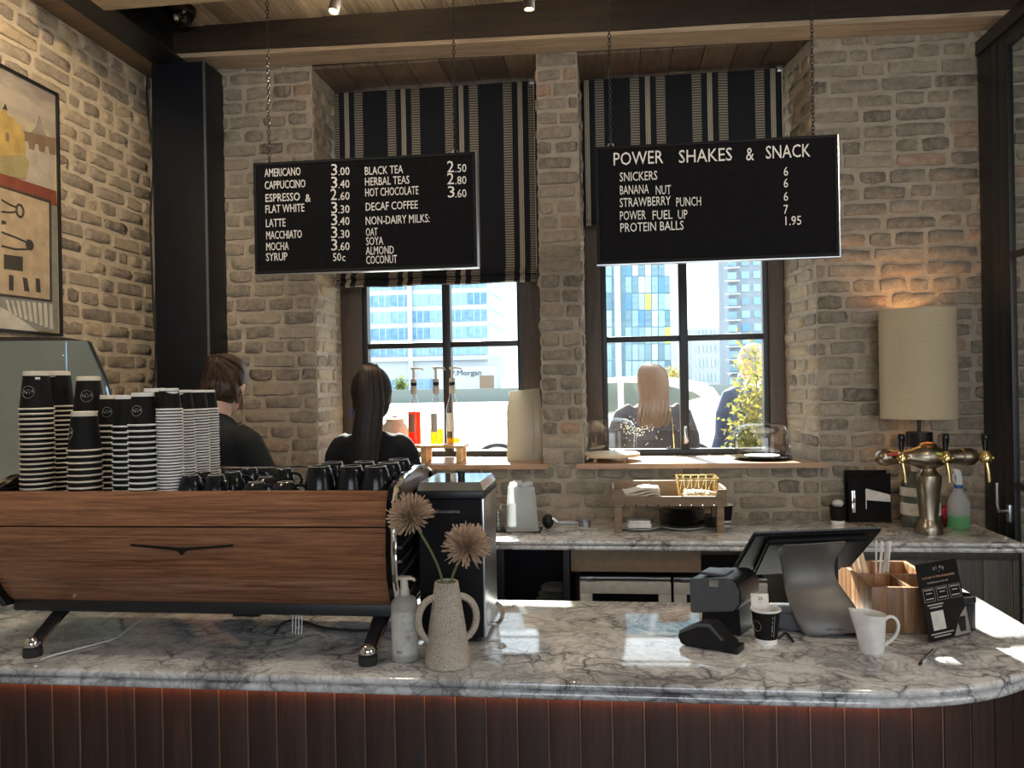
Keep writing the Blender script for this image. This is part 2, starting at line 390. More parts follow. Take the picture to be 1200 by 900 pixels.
def bez(p0, p1, p2, p3, n=10):
    p0, p1, p2, p3 = map(Vector, (p0, p1, p2, p3)); r = []
    for i in range(n + 1):
        t = i / n; r.append(p0 * (1 - t) ** 3 + p1 * 3 * t * (1 - t) ** 2 + p2 * 3 * t * t * (1 - t) + p3 * t ** 3)
    return r
def lettering(s, h, mat, parent, loc, rot=(PI / 2, 0, 0), width=None, align='LEFT', depth=.0008, name='lettering', upside=False, M=None):
    """flat letters of cap height h; width squeezes the line to that length"""
    cu = bpy.data.curves.new('txt', 'FONT'); cu.body = s; cu.extrude = depth; cu.align_x = align; cu.resolution_u = 2
    o = bpy.data.objects.new('txt', cu); COL.objects.link(o); dg = bpy.context.evaluated_depsgraph_get(); me = bpy.data.meshes.new_from_object(o.evaluated_get(dg))
    bpy.data.objects.remove(o); bpy.data.curves.remove(cu)
    k = h / .69
    xs = [v.co.x for v in me.vertices] or [0, 1]; wd = max(xs) - min(xs); kx = width / wd if width else k
    for v in me.vertices: v.co = Vector((v.co.x * kx, v.co.y * k, v.co.z))
    me.materials.clear(); me.materials.append(MATS[mat]); me.name = name
    o = put(name, me, parent, loc, rot)
    return o
# ================================================================== the room
WY = 4.2            # face of the back wall
LX = -2.49          # face of the left wall
CZ = 3.56           # ceiling boards
SILL = 1.235

# ---- bricks -------------------------------------------------------
BL = [.085, .105, .135, .17, .205, .235]
def brick_mesh(L, H, seed):
    rn = random.Random(seed); nx = 5 if L > .12 else 4; nz = 3; b = MB(); vs = []; fs = []
    for j in range(nz):
        for i in range(nx):
            x = (i / (nx - 1) - .5) * (L - .012); z = (j / (nz - 1) - .5) * (H - .012)
            cor = (i in (0, nx - 1)) and (j in (0, nz - 1))
            if cor: x *= .955; z *= .86
            edge = i in (0, nx - 1) or j in (0, nz - 1)
            vs.append((x + rn.uniform(-1, 1) * .004, -(.005 if edge else .0085) + rn.uniform(-1, 1) * .0035, z + rn.uniform(-1, 1) * .004))
    for j in range(nz - 1):
        for i in range(nx - 1): a = j * nx + i; fs.append((a, a + 1, a + nx + 1, a + nx))
    ring = [i for i in range(nx)] + [j * nx + nx - 1 for j in range(1, nz)] + [(nz - 1) * nx + i for i in range(nx - 2, -1, -1)] + [j * nx for j in range(nz - 2, 0, -1)]
    o = len(vs)
    for k in ring: x, y, z = vs[k]; q = Vector((x, 0, z)); vs.append((x + (.006 if x > 0 else -.006), .010, z + (.006 if z > 0 else -.006)))
    n = len(ring)
    for k in range(n): fs.append((ring[k], o + k, o + (k + 1) % n, ring[(k + 1) % n]))
    b.add(vs, fs)
    return b
BRICKS = {}
def get_brick(mat, li, k):
    key = (mat, li, k)
    if key not in BRICKS: BRICKS[key] = brick_mesh(BL[li], .066, li * 10 + k).mesh('brick', mat, 60)
    return BRICKS[key]
def brickwork(parent, O, u, n, length, z0, z1, mat='brick_grey', seed=1, course=.0765, skip=None, start=0):
    """lay irregular courses of single bricks on a wall face: O = face origin, u = direction, n = outward"""
    rn = random.Random(seed); u = Vector(u).normalized(); n = Vector(n).normalized(); O = Vector(O)
    rot = Matrix((u, -n, Vector((0, 0, 1)))).transposed(); cnt = 0
    zi = math.floor(z0 / course); z = zi * course
    while z + course * .6 < z1:
        x = -rn.uniform(0, .1); head = (zi % 3 == 0)
        while x < length - .02:
            li = rn.choice([0, 1, 1, 2]) if head and rn.random() < .75 else rn.choice([1, 2, 3, 4, 4, 5, 5])
            L = BL[li]; a, b_ = x + .006, x + L + .006; x = b_ + rn.uniform(.005, .014)
            a = max(a, .003); b_ = min(b_, length - .003)
            if b_ - a < .035: continue
            zc = z + course / 2 + rn.uniform(-.004, .004)
            if zc - .03 < z0 or zc + .03 > z1: continue
            sx = (b_ - a) / L; p = O + u * ((a + b_) / 2) + Vector((0, 0, zc))
            if skip and skip(p): continue
            o = bpy.data.objects.new('brick', get_brick(mat, li, rn.randrange(4))); COL.objects.link(o); o.parent = parent
            r2 = rot @ Matrix.Rotation(rn.uniform(-.025, .025), 3, 'Y') @ Matrix.Rotation(rn.uniform(-.02, .02), 3, 'Z')
            o.matrix_local = Matrix.Translation(p + n * rn.uniform(-.004, .003)) @ r2.to_4x4() @ Matrix.Diagonal((sx, 1, rn.uniform(.94, 1.06), 1)); cnt += 1
        z += course; zi += 1
    return cnt

# ---- floor, ceiling, plain walls ----------------------------------
fl = struct(MB().bx(-2.6, 3.6, -4.1, 4.75, -.1, 0).build('floor', 'floor_wood'))
cl = struct(MB().bx(-2.6, 3.6, -4.1, 4.75, CZ + .02, CZ + .12).build('ceiling', 'ceiling_void'))
x = -2.45; rn = random.Random(3)
while x < 3.4:
    wd = rn.uniform(.105, .15)
    MB().bx(-wd / 2 + .0015, wd / 2 - .0015, -2.3, 2.3, 0, .022, .002).build('plank', 'ceiling_wood', cl, (x + wd / 2, 1.85, CZ - .002 + rn.uniform(-.002, .002)))
    x += wd
wl = struct(MB().bx(LX - .12, LX - .008, -4.1, 4.75, 0, CZ + .1).build('wall_left', 'mortar_warm_lit'))
MB().bx(LX - .012, LX - .0, 2.6, WY, 1.0, 3.4).build('mortar_bed', 'mortar_warm_lit', wl)
print('left', brickwork(wl, (LX, 2.75, 0), (0, 1, 0), (1, 0, 0), WY - 2.75, 1.3, 3.38, 'brick_warm_lit', 5))
struct(MB().bx(3.5, 3.6, -4.1, 4.75, 0, CZ + .1).build('wall_right', 'plaster'))
wr = MB()
wr.bx(-2.6, -1.0, -4.1, -3.95, 0, CZ + .1).bx(2.8, 3.6, -4.1, -3.95, 0, CZ + .1).bx(-1.0, 2.8, -4.1, -3.95, 0, .7).bx(-1.0, 2.8, -4.1, -3.95, 3.1, CZ + .1)
struct(wr.build('wall_rear', 'plaster'))

# ---- back wall: brick piers round two deep window bays -------------
B0, B1 = WY + .004, 4.78
AL, AR = -1.563, -.353          # left bay
CL_, CR = -.140, 1.030          # right bay
pl = struct(MB().bx(-2.6, AL, B0, B1, 0, 3.60).build('wall_back_left_pier', 'mortar'))
print('pier L', brickwork(pl, (-2.10, WY, 0), (1, 0, 0), (0, -1, 0), AL + 2.10, .90, 3.44, seed=11))
print('rev L', brickwork(pl, (AL, WY, 0), (0, 1, 0), (1, 0, 0), .40, SILL, 3.35, 'brick_warm_lit', seed=12))
pm = struct(MB().bx(AR, CL_, B0, B1, 0, 3.60).build('wall_back_middle_pier', 'mortar'))
print('pier M', brickwork(pm, (AR, WY, 0), (1, 0, 0), (0, -1, 0), CL_ - AR, SILL - .04, 3.39, seed=13))
print('rev M', brickwork(pm, (AR, WY + .40, 0), (0, -1, 0), (-1, 0, 0), .40, SILL, 3.33, seed=14) + brickwork(pm, (CL_, WY, 0), (0, 1, 0), (1, 0, 0), .40, SILL, 3.33, seed=24))
RB = CR - .075                  # the right reveal leans in
pr = struct(MB().prism([(CR, B0), (3.6, B0), (3.6, B1), (RB, B1), (RB, WY + .44)], 0, 3.60, 'XY').build('wall_back_right_pier', 'mortar'))
print('pier R', brickwork(pr, (CR, WY, 0), (1, 0, 0), (0, -1, 0), 1.45, .90, 3.39, seed=15))
brickwork(pr, (1.72, WY, 0), (1, 0, 0), (0, -1, 0), .80, .05, .93, seed=25)
ru = Vector((RB - CR, .43, 0)).normalized(); rnn = Vector((-ru.y, ru.x, 0))
print('rev R', brickwork(pr, (CR, WY, 0), ru, rnn, .41, SILL, 3.33, 'brick_warm_lit', seed=16))
pb = MB().bx(AL, AR, B0, B1, 0, SILL - .028).bx(CL_, CR, B0, B1, 0, SILL - .028).build('wall_back_base', 'mortar'); struct(pb)
pb2 = MB().bx(AL - .001, AR, B0, B1, 3.385, 3.60).bx(CL_, CR, B0, B1, 3.365, 3.60).build('wall_back_header', 'steel_black'); struct(pb2)
print('base', brickwork(pb, (AL, WY, 0), (1, 0, 0), (0, -1, 0), CR - AL, .90, SILL + .004, seed=17))


# ---- window bays ---------------------------------------------------
def bay(n, x0, x1, top, barz, mid, rx):
    wn = struct(MB().bx(x0 - .0, x1, 4.70, 4.76, SILL - .02, top + .2).build('window_%d' % n, 'window_timber')) if False else None
    fr = MB(); yf = 4.60
    g0, g1 = rx                                   # glazed opening
    fr.bx(x0 + .004, g0 - .03, yf, yf + .10, SILL, top - .002, .004).bx(g1 + .03, x1 - .004, yf, yf + .10, SILL, top - .002, .004).bx(x0, x1, yf, yf + .1, top - .12, top - .003, .004)
    w_ = struct(fr.build('window_%d' % n, 'window_timber'))
    zs = [SILL + .012, barz - .018, barz + .018, barz + .60, barz + .636, top - .12]
    st = MB()
    st.bx(g0 - .03, g0, yf + .015, yf + .075, SILL, top - .12, .003).bx(g1, g1 + .03, yf + .015, yf + .075, SILL, top - .12, .003)
    st.bx(g0, g1, yf + .015, yf + .075, SILL, SILL + .035, .003)
    st.build('sash_frame', 'steel_black', w_)
    MB().bx(mid - .024, mid + .024, yf + .01, yf + .075, SILL + .03, top - .12, .004).build('mullion', 'steel_black', w_)
    for zb in (barz, barz + .618):
        for a, b_ in ((g0, mid - .024), (mid + .024, g1)):
            MB().bx(a, b_, yf + .02, yf + .07, zb - .016, zb + .016, .003).build('glazing_bar', 'steel_black', w_)
    rows = [(SILL + .035, barz - .016), (barz + .016, barz + .602), (barz + .634, top - .12)]
    for a, b_ in ((g0, mid - .024), (mid + .024, g1)):
        for c, d in rows: MB().bx(a, b_, yf + .040, yf + .046, c, d).build('pane', 'window_glass', w_)
    if n == 2:
        h = MB().bx(mid - .009, mid + .009, yf - .004, yf + .012, 1.30, 1.40, .003).tube([(mid, yf - .01, 1.385), (mid + .004, yf - .022, 1.34), (mid + .01, yf - .014, 1.31)], .006, 8)
        h.build('casement_stay', 'steel_brushed', w_)
    return w_
bay(1, AL, AR, 3.36, 1.885, -.935, (-1.405, -.523))
bay(2, CL_, RB + .005, 3.345, 1.890, .412, (-.013, .845))
# timber soffits over the bays, board by board
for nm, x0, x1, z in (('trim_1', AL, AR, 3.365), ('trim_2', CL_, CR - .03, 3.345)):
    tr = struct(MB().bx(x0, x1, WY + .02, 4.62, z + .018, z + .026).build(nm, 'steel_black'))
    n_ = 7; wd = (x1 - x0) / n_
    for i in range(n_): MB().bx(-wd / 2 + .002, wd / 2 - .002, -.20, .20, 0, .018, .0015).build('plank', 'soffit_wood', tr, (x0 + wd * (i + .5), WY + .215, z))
for sx, sy in ((.12, 4.35), (.62, 4.33)):
    pass
# sills
for nm, x0, x1 in (('trim_3', AL - .02, AR + .03), ('trim_4', CL_ - .04, CR + .03)):
    pts = [(x0, WY - .055), (x1, WY - .055), (x1, WY - .012), (x1 - .035, WY - .012), (x1 - .035, 4.60), (x0 + .03, 4.60), (x0 + .03, WY - .012), (x0, WY - .012)]
    if nm == 'trim_4': pts = [(x0, WY - .055), (x1, WY - .055), (x1, WY - .012), (CR - .012, WY - .012), (RB - .012, 4.60), (CL_ + .012, 4.60), (CL_ + .012, WY - .012), (x0, WY - .012)]
    if nm == 'trim_3': pts = [(x0, WY - .055), (x1, WY - .055), (x1, WY - .012), (AR - .012, WY - .012), (AR - .012, 4.60), (AL + .012, 4.60), (AL + .012, WY - .012), (x0, WY - .012)]
    struct(MB().prism(pts, SILL - .026, SILL, 'XY', bev=.003).build(nm, 'sill_wood'))

# ---- beams ---------------------------------------------------------
def tilt(x): return 3.395 - .017 * (x + 1.0)      # the old beam falls a little to the right
def beam(name, mat, y0, y1, dz0, dz1, x0=-2.30, x1=3.5, bev=.006):
    b = MB(); n = 12; vs = []; fs = []
    for i in range(n + 1):
        x_ = x0 + (x1 - x0) * i / n; j = rn.uniform(-.004, .004)
        for y_, d in ((y0 + j, dz0), (y1, dz0), (y1, dz1), (y0 - j, dz1)): vs.append((x_, y_, tilt(x_) + d + rn.uniform(-.002, .002)))
    for i in range(n):
        for k in range(4): a = i * 4 + k; c = i * 4 + (k + 1) % 4; fs.append((a, c, c + 4, a + 4))
    fs += [(0, 1, 2, 3), (n * 4, n * 4 + 1, n * 4 + 2, n * 4 + 3)]
    return b.add(vs, fs).build(name, mat, angle=25)
bo = struct(beam('trim_5', 'beam_dark', 4.03, 4.195, 0, .20))
beam('facing_board', 'beam_light', 4.022, 4.198, -.022, 0).parent = bo
b2 = MB().bx(-2.15, 3.5, 3.02, 3.285, 3.30, CZ, .008).build('trim_6', 'beam_light'); struct(b2)
sb = MB().bx(-2.345, -2.175, -3.9, 4.19, 3.360, 3.372, .002).bx(-2.345, -2.175, -3.9, 4.19, 3.53, 3.545, .002).bx(-2.266, -2.254, -3.9, 4.19, 3.372, 3.53)
so = struct(sb.build('trim_7', 'steel_black'))
MB().bx(LX + .002, -2.35, -3.9, 4.19, 3.366, 3.40, .003).build('packing_board', 'riser_wood', so)
# steel column with its fascia
cb = MB().bx(-2.362, -2.064, 4.0, WY + .002, 0, 3.36, .004)
co = struct(cb.build('trim_8', 'steel_navy'))
MB().bx(-2.074, -2.062, 3.992, 4.002, 0, 3.36, .002).build('corner_bead', 'grey_plastic', co)
for k, (dx, mt) in enumerate(((-.035, 'letter_copper'), (-.050, 'leaf_green'), (-.075, 'rubber'))):
    pts = [(-2.37 + dx + .012 * math.sin(i * .9 + k * 2), 4.12 + .01 * math.cos(i * 1.3 + k), 3.35 - i * .12) for i in range(20)]
    MB().tube(pts, .0045, 6).build('wire', mt, co)

# ---- steel and glass partition at the right ------------------------
PX = 1.80
pa = MB().bx(PX, PX + .040, 4.06, WY - .012, 0, 3.22, .004)
po = struct(pa.build('wall_partition', 'steel_black'))
for y0, y1 in ((3.90, 3.985), (2.55, 2.62)): MB().bx(PX, PX + .028, y0, y1, .02, 3.20, .004).build('stile', 'steel_black', po)
MB().bx(PX, PX + .034, 3.99, 4.058, 0, 3.20, .004).build('jamb', 'steel_black', po)
MB().bx(PX - .01, PX + .05, 2.5, WY - .012, 3.20, 3.27, .004).build('head_rail', 'steel_black', po)
MB().bx(PX, PX + .028, 2.62, 3.90, 3.13, 3.198, .004).build('top_rail', 'steel_black', po)
MB().bx(PX, PX + .028, 2.62, 3.90, .02, .12, .004).build('bottom_rail', 'steel_black', po)
for z in (1.15, 2.19): MB().bx(PX + .002, PX + .026, 2.62, 3.90, z - .014, z + .014, .003).build('glazing_bar', 'steel_black', po)
for z0, z1 in ((.12, 1.136), (1.164, 2.176), (2.204, 3.13)): MB().bx(PX + .012, PX + .016, 2.62, 3.90, z0, z1).build('pane', 'window_glass', po)
MB().bx(PX - .012, PX + .012, 3.925, 3.955, .98, 1.06, .003).tube([(PX - .01, 3.94, 1.03), (PX - .05, 3.94, 1.03), (PX - .055, 3.94, 1.06), (PX - .055, 3.94, 1.16)], .009, 8).build('door_handle', 'steel_brushed', po)

# ================================================================== street outside
GZ = .30
struct(MB().bx(-60, 80, 4.80, 9.4, GZ - .2, GZ).build('pavement', 'paving'))
struct(MB().bx(-90, 120, 9.4, 24, GZ - .3, GZ - .10).build('road', 'asphalt'))
struct(MB().bx(-200, 260, 24, 420, GZ - .4, GZ - .15).build('quay_ground', 'concrete'))
struct(MB().bx(-200, 200, 70.0, 70.6, GZ - .3, GZ + 1.0).build('quay_wall', 'quay_stone'))
# ================================================================== counters
def outline_front():
    pts = [(-2.42, 1.895)]
    cxx, cyy, rx, ry = .52, 2.46, .625, .565
    for i in range(0, 25):
        a = -PI / 2 + PI / 2 * i / 24
        # slightly squared ellipse
        pts.append((cxx + rx * math.copysign(abs(math.cos(a)) ** .92, math.cos(a)), cyy + ry * math.copysign(abs(math.sin(a)) ** .92, math.sin(a))))
    pts += [(1.145, 2.90), (.78, 2.90), (.78, 2.615), (-2.42, 2.615)]
    return pts
def offset(pts, d):
    n = len(pts); out = []
    for i in range(n):
        p0, p1, p2 = Vector(pts[i - 1]), Vector(pts[i]), Vector(pts[(i + 1) % n])
        e1 = (p1 - p0).normalized(); e2 = (p2 - p1).normalized()
        n1 = Vector((-e1.y, e1.x)); n2 = Vector((-e2.y, e2.x)); b = n1 + n2
        if b.length < 1e-6: b = n1
        b.normalize(); k = d / max(.3, b.dot(n1)); out.append((p1.x + b.x * k, p1.y + b.y * k))
    return out
def slab(pts, prof):
    """prof: list of (inset, z) from the top face round the edge to the underside"""
    b = MB(); rings = [offset(pts, d) for d, z in prof]; n = len(pts); vs = []; fs = []
    for (d, z), r in zip(prof, rings): vs += [(x, y, z) for x, y in r]
    for k in range(len(prof) - 1):
        for i in range(n): j = (i + 1) % n; fs.append((k * n + i, k * n + j, (k + 1) * n + j, (k + 1) * n + i))
    fs.append(tuple(range(n))); fs.append(tuple((len(prof) - 1) * n + i for i in range(n))[::-1])
    return b.add(vs, fs)
def bull(z1, z0, n=5, d=0.0):
    h = (z1 - z0) / 2; return [(d + h * .8 * (1 - math.sin(PI * i / n)), (z1 + z0) / 2 + h * math.cos(PI * i / n)) for i in range(n + 1)]
OF = outline_front()
prof = bull(.950, .929, 6) + [(.016, .928)] + bull(.927, .905, 6, .003)
ct = slab(OF, prof).build('countertop', 'marble', angle=40)
tag(ct, 'polished white marble bar top with grey veins and a rounded end', 'countertop')
bar = thing('bar_counter', 'dark reddish timber bar front of upright boards below the polished marble top', 'counter', (0, 0, 0))
OB = offset(OF, .05)
# plank path: front edge and round the end
path = [Vector(p) for p in OB[0:27]]
seg = [(path[i + 1] - path[i]).length for i in range(len(path) - 1)]; tot = sum(seg)
def along(s):
    for i, L in enumerate(seg):
        if s <= L or i == len(seg) - 1: t_ = (path[i + 1] - path[i]).normalized(); return path[i] + t_ * s, t_
        s -= L
inner = offset(OF, .075)
MB().prism(inner, .0, .903, 'XY').build('carcass', 'steel_black', bar)
s_ = .02; PWD = .0755
pm_ = MB().bx(-PWD / 2 + .002, PWD / 2 - .002, -.011, .011, 0, .885, .0025).mesh('plank', 'bar_plank')
bd_ = MB().bx(-.0017, .0017, -.006, .006, 0, .885).mesh('bead', 'bar_bead')
while s_ + PWD < tot:
    p, t_ = along(s_ + PWD / 2); a = math.atan2(t_.y, t_.x)
    put('plank', pm_, bar, (p.x, p.y, .015), (0, 0, a))
    p, t_ = along(s_ + PWD); put('bead', bd_, bar, (p.x - t_.y * -.000, p.y - .006 * t_.x, .015), (0, 0, math.atan2(t_.y, t_.x)))
    s_ += PWD
# warm strip light under the lip of the marble
kp = offset(OF, .022)
lamp('lip_led', 'AREA', (-.7, 1.925, .898), .65, (1.0, .30, .10), (-.7, 1.955, .5), shape='RECTANGLE', size=3.0, size_y=.01)

# ---- back counter --------------------------------------------------
BCX0, BCX1, BCY = -1.9, 1.70, 3.60
bt = slab([(BCX0, BCY), (BCX1, BCY), (BCX1, WY - .012), (BCX0, WY - .012)], bull(.950, .930, 5) + [(.008, .929)] + bull(.928, .906, 5, .002)).build('countertop', 'marble')
tag(bt, 'white veined marble worktop along the brick wall below the windows', 'countertop')
bc = thing('back_bar', 'dark boarded base unit under the back worktop beside the steel partition', 'cabinet', (.90, 3.63, 0))
MB().bx(0, .79, .03, .52, .12, .90).build('carcass', 'steel_black', bc)
MB().bx(0, .79, .0, .028, .872, .902, .003).bx(0, .79, 0, .028, .12, .15, .003).bx(.765, .79, 0, .028, .15, .872, .003).build('face_frame', 'back_plank', bc)
MB().bx(.02, .77, .06, .5, 0, .12).build('plinth', 'steel_black', bc)
for i in range(7):
    wd = .109; MB().bx(-wd / 2 + .003, wd / 2 - .003, 0, .018, .15, .872, .002).build('plank', 'back_plank', bc, (wd * (i + .5), .010, 0))
    MB().bx(-.0025, .0025, 0, .01, .15, .872).build('bead', 'bar_bead', bc, (wd * (i + 1), .008, 0))
# fridges under the worktop
for i, x0 in enumerate((-.150, .262)):
    fr = thing('bar_fridge', ('undercounter fridge with a pale framed glass door beside the stacked plates', 'undercounter fridge with a pale framed glass door behind the card terminal')[i], 'fridge', (x0, 3.62, 0), 0, 'undercounter fridges')
    MB().bx(0, .40, .045, .54, .03, .775, .004).build('body', 'steel_black', fr)
    d = MB().bx(0, .40, 0, .04, .10, .165, .003).bx(0, .40, 0, .04, .712, .765, .003).bx(0, .055, 0, .04, .165, .712, .003).bx(.345, .40, 0, .04, .165, .712, .003).build('door', 'white_paint', fr)
    MB().bx(.055, .345, .010, .018, .165, .712).build('pane', 'black_gloss', d)
    MB().bx(.0, .40, .012, .04, .772, .782, .002).bx(.03, .06, -.005, .02, .770, .786, .002).build('hinge_rail', 'steel_brushed', fr)
    MB().bx(.02, .38, .06, .5, 0, .03).build('plinth', 'rubber', fr)
tag(MB().bx(-.19, .385, 3.66, 3.68, .800, .905, .002).build('fascia_panel', 'brown_board'), 'plain brown board fixed under the worktop above the fridges', 'panel')
cu = thing('open_unit', 'dark open shelf unit under the worktop beside the fridges', 'cabinet', (-1.85, 3.62, 0))
for xa in (0, .95, 1.628): MB().bx(xa, xa + .027, 0, .54, 0, .905).build('side_panel', 'steel_black', cu)
MB().bx(.03, 1.63, .52, .54, 0, .905).build('back_panel', 'steel_navy', cu)
for za in (.05, .48):
    for xa, xb in ((.03, .948), (.98, 1.626)): MB().bx(xa, xb, 0, .52, za, za + .025).build('shelf', 'steel_black', cu)
MB().bx(1.30, 1.36, .01, .04, .52, .905, .003).build('upright', 'steel_navy', cu)

# ================================================================== blinds
def blind(label, xs, x0, x1, ztop, zbot, loops, group):
    th = thing('roman_blind', label, 'blind', (xs, 4.50, zbot), 0, group)
    h = ztop - zbot
    pr = [(0.0, h), (.004, h * .75), (-.003, h * .5), (.003, h * .3), (0, .105)]
    if loops: pr += [(-.004, .085), (-.030, .062), (-.036, .052), (-.016, .046), (-.004, .058), (-.006, .060), (-.010, .040), (-.040, .014), (-.046, .004), (-.030, .0), (-.010, .010), (.0, .03), (.004, .08)]
    else: pr += [(-.004, .085), (-.024, .05), (-.020, .03), (-.004, .05), (-.010, .02), (-.026, .004), (-.014, 0), (.0, .02), (.004, .08)]
    nx = 24; vs = []; fs = []; k = len(pr)
    for i in range(nx + 1):
        x_ = x0 + (x1 - x0) * i / nx
        sw = .004 * math.sin(i * 1.1)
        for y_, z_ in pr: vs.append((x_ - xs, y_ + sw * (1 - z_ / h), z_ + (.003 * math.sin(i * .7) if z_ < .06 else 0)))
    for i in range(nx):
        for j in range(k - 1): a = i * k + j; fs.append((a, a + k, a + k + 1, a + 1))
    o = MB().add(vs, fs).build('fabric', 'blind_stripe', th, angle=60)
    so_ = o.modifiers.new('t', 'SOLIDIFY'); so_.thickness = .002
    MB().bx(x0 - xs, x1 - xs, .01, .035, h - .03, h + .004, .003).build('head_rail', 'steel_black', th)
    MB().tube([(x1 - xs - .006, -.006, h), (x1 - xs - .006, -.006, .1), (x1 - xs - .004, -.008, -.02)], .0018, 6).build('pull_cord', 'linen', th)
    MB().bx(x1 - xs - .03, x1 - xs, -.012, .01, h - .02, h + .012, .003).build('bracket', 'steel_brushed', th)
xs1 = P(407, 180, Y=4.5).x; xs2 = P(688.5, 180, Y=4.5).x
blind('black cream striped roman blind with low gathered folds behind the coffee menu board', xs1, AL + .02, AR - .035, 3.335, 2.215, True, 'striped roman blinds')
blind('black cream striped roman blind pulled up behind the shakes menu board', xs2, CL_ + .015, RB - .005, 3.32, 2.515, False, 'striped roman blinds')

# ================================================================== hanging menu boards
MY = 3.10
def chain(mb, p0, p1):
    p0, p1 = Vector(p0), Vector(p1); L = (p1 - p0).length; n = int(L / .0150); d = (p1 - p0) / n
    for i in range(n):
        c = p0 + d * (i + .5); M_ = Matrix.Translation(c) @ Matrix.Rotation(PI / 2 * (i % 2) + .3, 4, 'Z')
        ring = [(math.cos(q) * .0058, 0, math.sin(q) * .0098) for q in [2 * PI * k / 8 for k in range(8)]]
        mb.tube(ring, .0018, 4, closed=True, M=M_)
    return mb
def board(label, x0, x1, z0, z1, lines, chains, frame_edge):
    cxm = (x0 + x1) / 2; th = thing('menu_board', label, 'sign', (cxm, MY, z0), 0, 'hanging menu boards'); W, H = x1 - x0, z1 - z0
    MB().bx(-W / 2 + .008, W / 2 - .008, .002, .022, .008, H - .008).build('felt_panel', 'felt_black', th)
    g = MB(); z = .014
    while z < H - .012: g.bx(-W / 2 + .012, W / 2 - .012, -.0005, .002, z, z + .0016); z += .0064
    stuff(g.build('ribs', 'felt_black', th))
    fm = MB()
    for a in ((-W / 2, W / 2, 0, .012), (-W / 2, W / 2, H - .012, H)): fm.bx(a[0], a[1], -.004, .026, a[2], a[3], .002)
    for a in ((-W / 2, -W / 2 + .012), (W / 2 - .012, W / 2)): fm.bx(a[0], a[1], -.004, .026, .012, H - .012, .002)
    fm.build('frame', 'board_frame', th)
    ed = MB().bx(-W / 2, W / 2, .0, .03, -.004, 0).bx(W / 2, W / 2 + .004, 0, .03, -.004, H)
    ed.build('edge_strip', 'steel_brushed', th)
    for px in chains:
        q = P(px, 185, Y=MY + .011); lx = q.x - cxm
        stuff(chain(MB(), (lx, .011, H - .006), (lx + .004, .011, CZ - z0)).build('chain', 'steel_black', th))
        MB().tube([(lx - .012, .011, H - .002), (lx - .008, .011, H + .012), (lx + .008, .011, H + .012), (lx + .012, .011, H - .002)], .002, 6).build('hanging_loop', 'steel_brushed', th)
    for s, px0, px1, py, hh, *mt in lines:
        a = P(px0, py, Y=MY - .004); b_ = P(px1, py - .035 * (px1 - px0) * .0, Y=MY - .004); k = SC(a)
        lettering(s, hh / k, mt[0] if mt else 'letter_white', th, (a.x - cxm, -.0035, a.z - z0), width=(px1 - px0) / k * .995, depth=.0012)
    return th
L1 = [('AMERICANO', 310, 354, 207.3, 9.3), ('CAPPUCCINO', 310, 359.5, 221.8, 9.3), ('ESPRESSO', 310.5, 352.5, 236.7, 9.3), ('&', 357.5, 364, 236.7, 9.3), ('FLAT WHITE', 310.5, 358, 249.8, 9.3),
      ('LATTE', 311, 335, 266.2, 9.3), ('MACCHIATO', 311.5, 355, 280.4, 9.3), ('MOCHA', 311.5, 339, 293.7, 9.3), ('SYRUP', 311.5, 337.5, 305.9, 9.3),
      ('BLACK TEA', 427, 473, 205, 9.3), ('HERBAL TEAS', 427.2, 480.5, 217.6, 9.3), ('HOT CHOCOLATE', 427.5, 491.5, 230.4, 9.5), ('DECAF COFFEE', 428, 490.5, 247, 9.3),
      ('NON-DAIRY MILKS:', 428, 504.5, 263.5, 9.6), ('OAT', 428.5, 442.5, 276.6, 9.3), ('SOYA', 428.7, 449.5, 287.3, 9.3), ('ALMOND', 428.7, 462.5, 298.5, 9.3), ('COCONUT', 428.9, 466, 309.3, 9.3)]
for a, b_, y_ in (('3', '.00', 205.5), ('3', '.40', 220.5), ('2', '.60', 234.5), ('3', '.30', 250), ('3', '.40', 264), ('3', '.30', 279), ('3', '.60', 293.5)):
    L1 += [(a, 387, 394.3, y_, 13.2), (b_, 396, 409.5, y_, 9.3)]
L1 += [('50', 389.8, 399.5, 306, 9.3), ('c', 400.5, 404.3, 306, 9.0)]
for a, b_, y_ in (('2', '.50', 202), ('2', '.80', 216), ('3', '.60', 231.5)): L1 += [(a, 523.5, 531.5, y_, 13.2), (b_, 533, 546.3, y_, 9.3)]
board('wide black letter board listing coffee and tea prices, hung on chains', -1.402, -.502, 2.107, 2.552, L1, (315.5, 533.5), True)
L2 = [('POWER', 718, 775.5, 194, 15), ('SHAKES', 795, 856, 191, 15), ('&', 874, 883, 188, 15), ('SNACK', 897, 947.5, 186, 15),
      ('SNICKERS', 726, 769.5, 212.6, 10.4), ('BANANA', 726, 759.5, 228, 10.4), ('NUT', 768, 785.5, 228, 10.4), ('STRAWBERRY', 726, 785, 242.7, 10.4), ('PUNCH', 792, 820.6, 242, 10.4), ('POWER', 726, 756, 258, 10.4), ('FUEL', 764, 787, 257.3, 10.4), ('UP', 794, 805, 256.6, 10.4), ('PROTEIN BALLS', 726.3, 799.5, 272, 10.4),
      ('6', 918, 923, 206, 10.4), ('6', 918, 923, 219.7, 10.4), ('6', 918, 923, 235.4, 10.4), ('7', 918, 923, 250.5, 10.4), ('1.95', 918, 936, 264, 10.4)]
board('black letter board headed POWER SHAKES & SNACK, hung on chains', -.042, .845, 2.098, 2.545, L2, (716, 953.5), False)

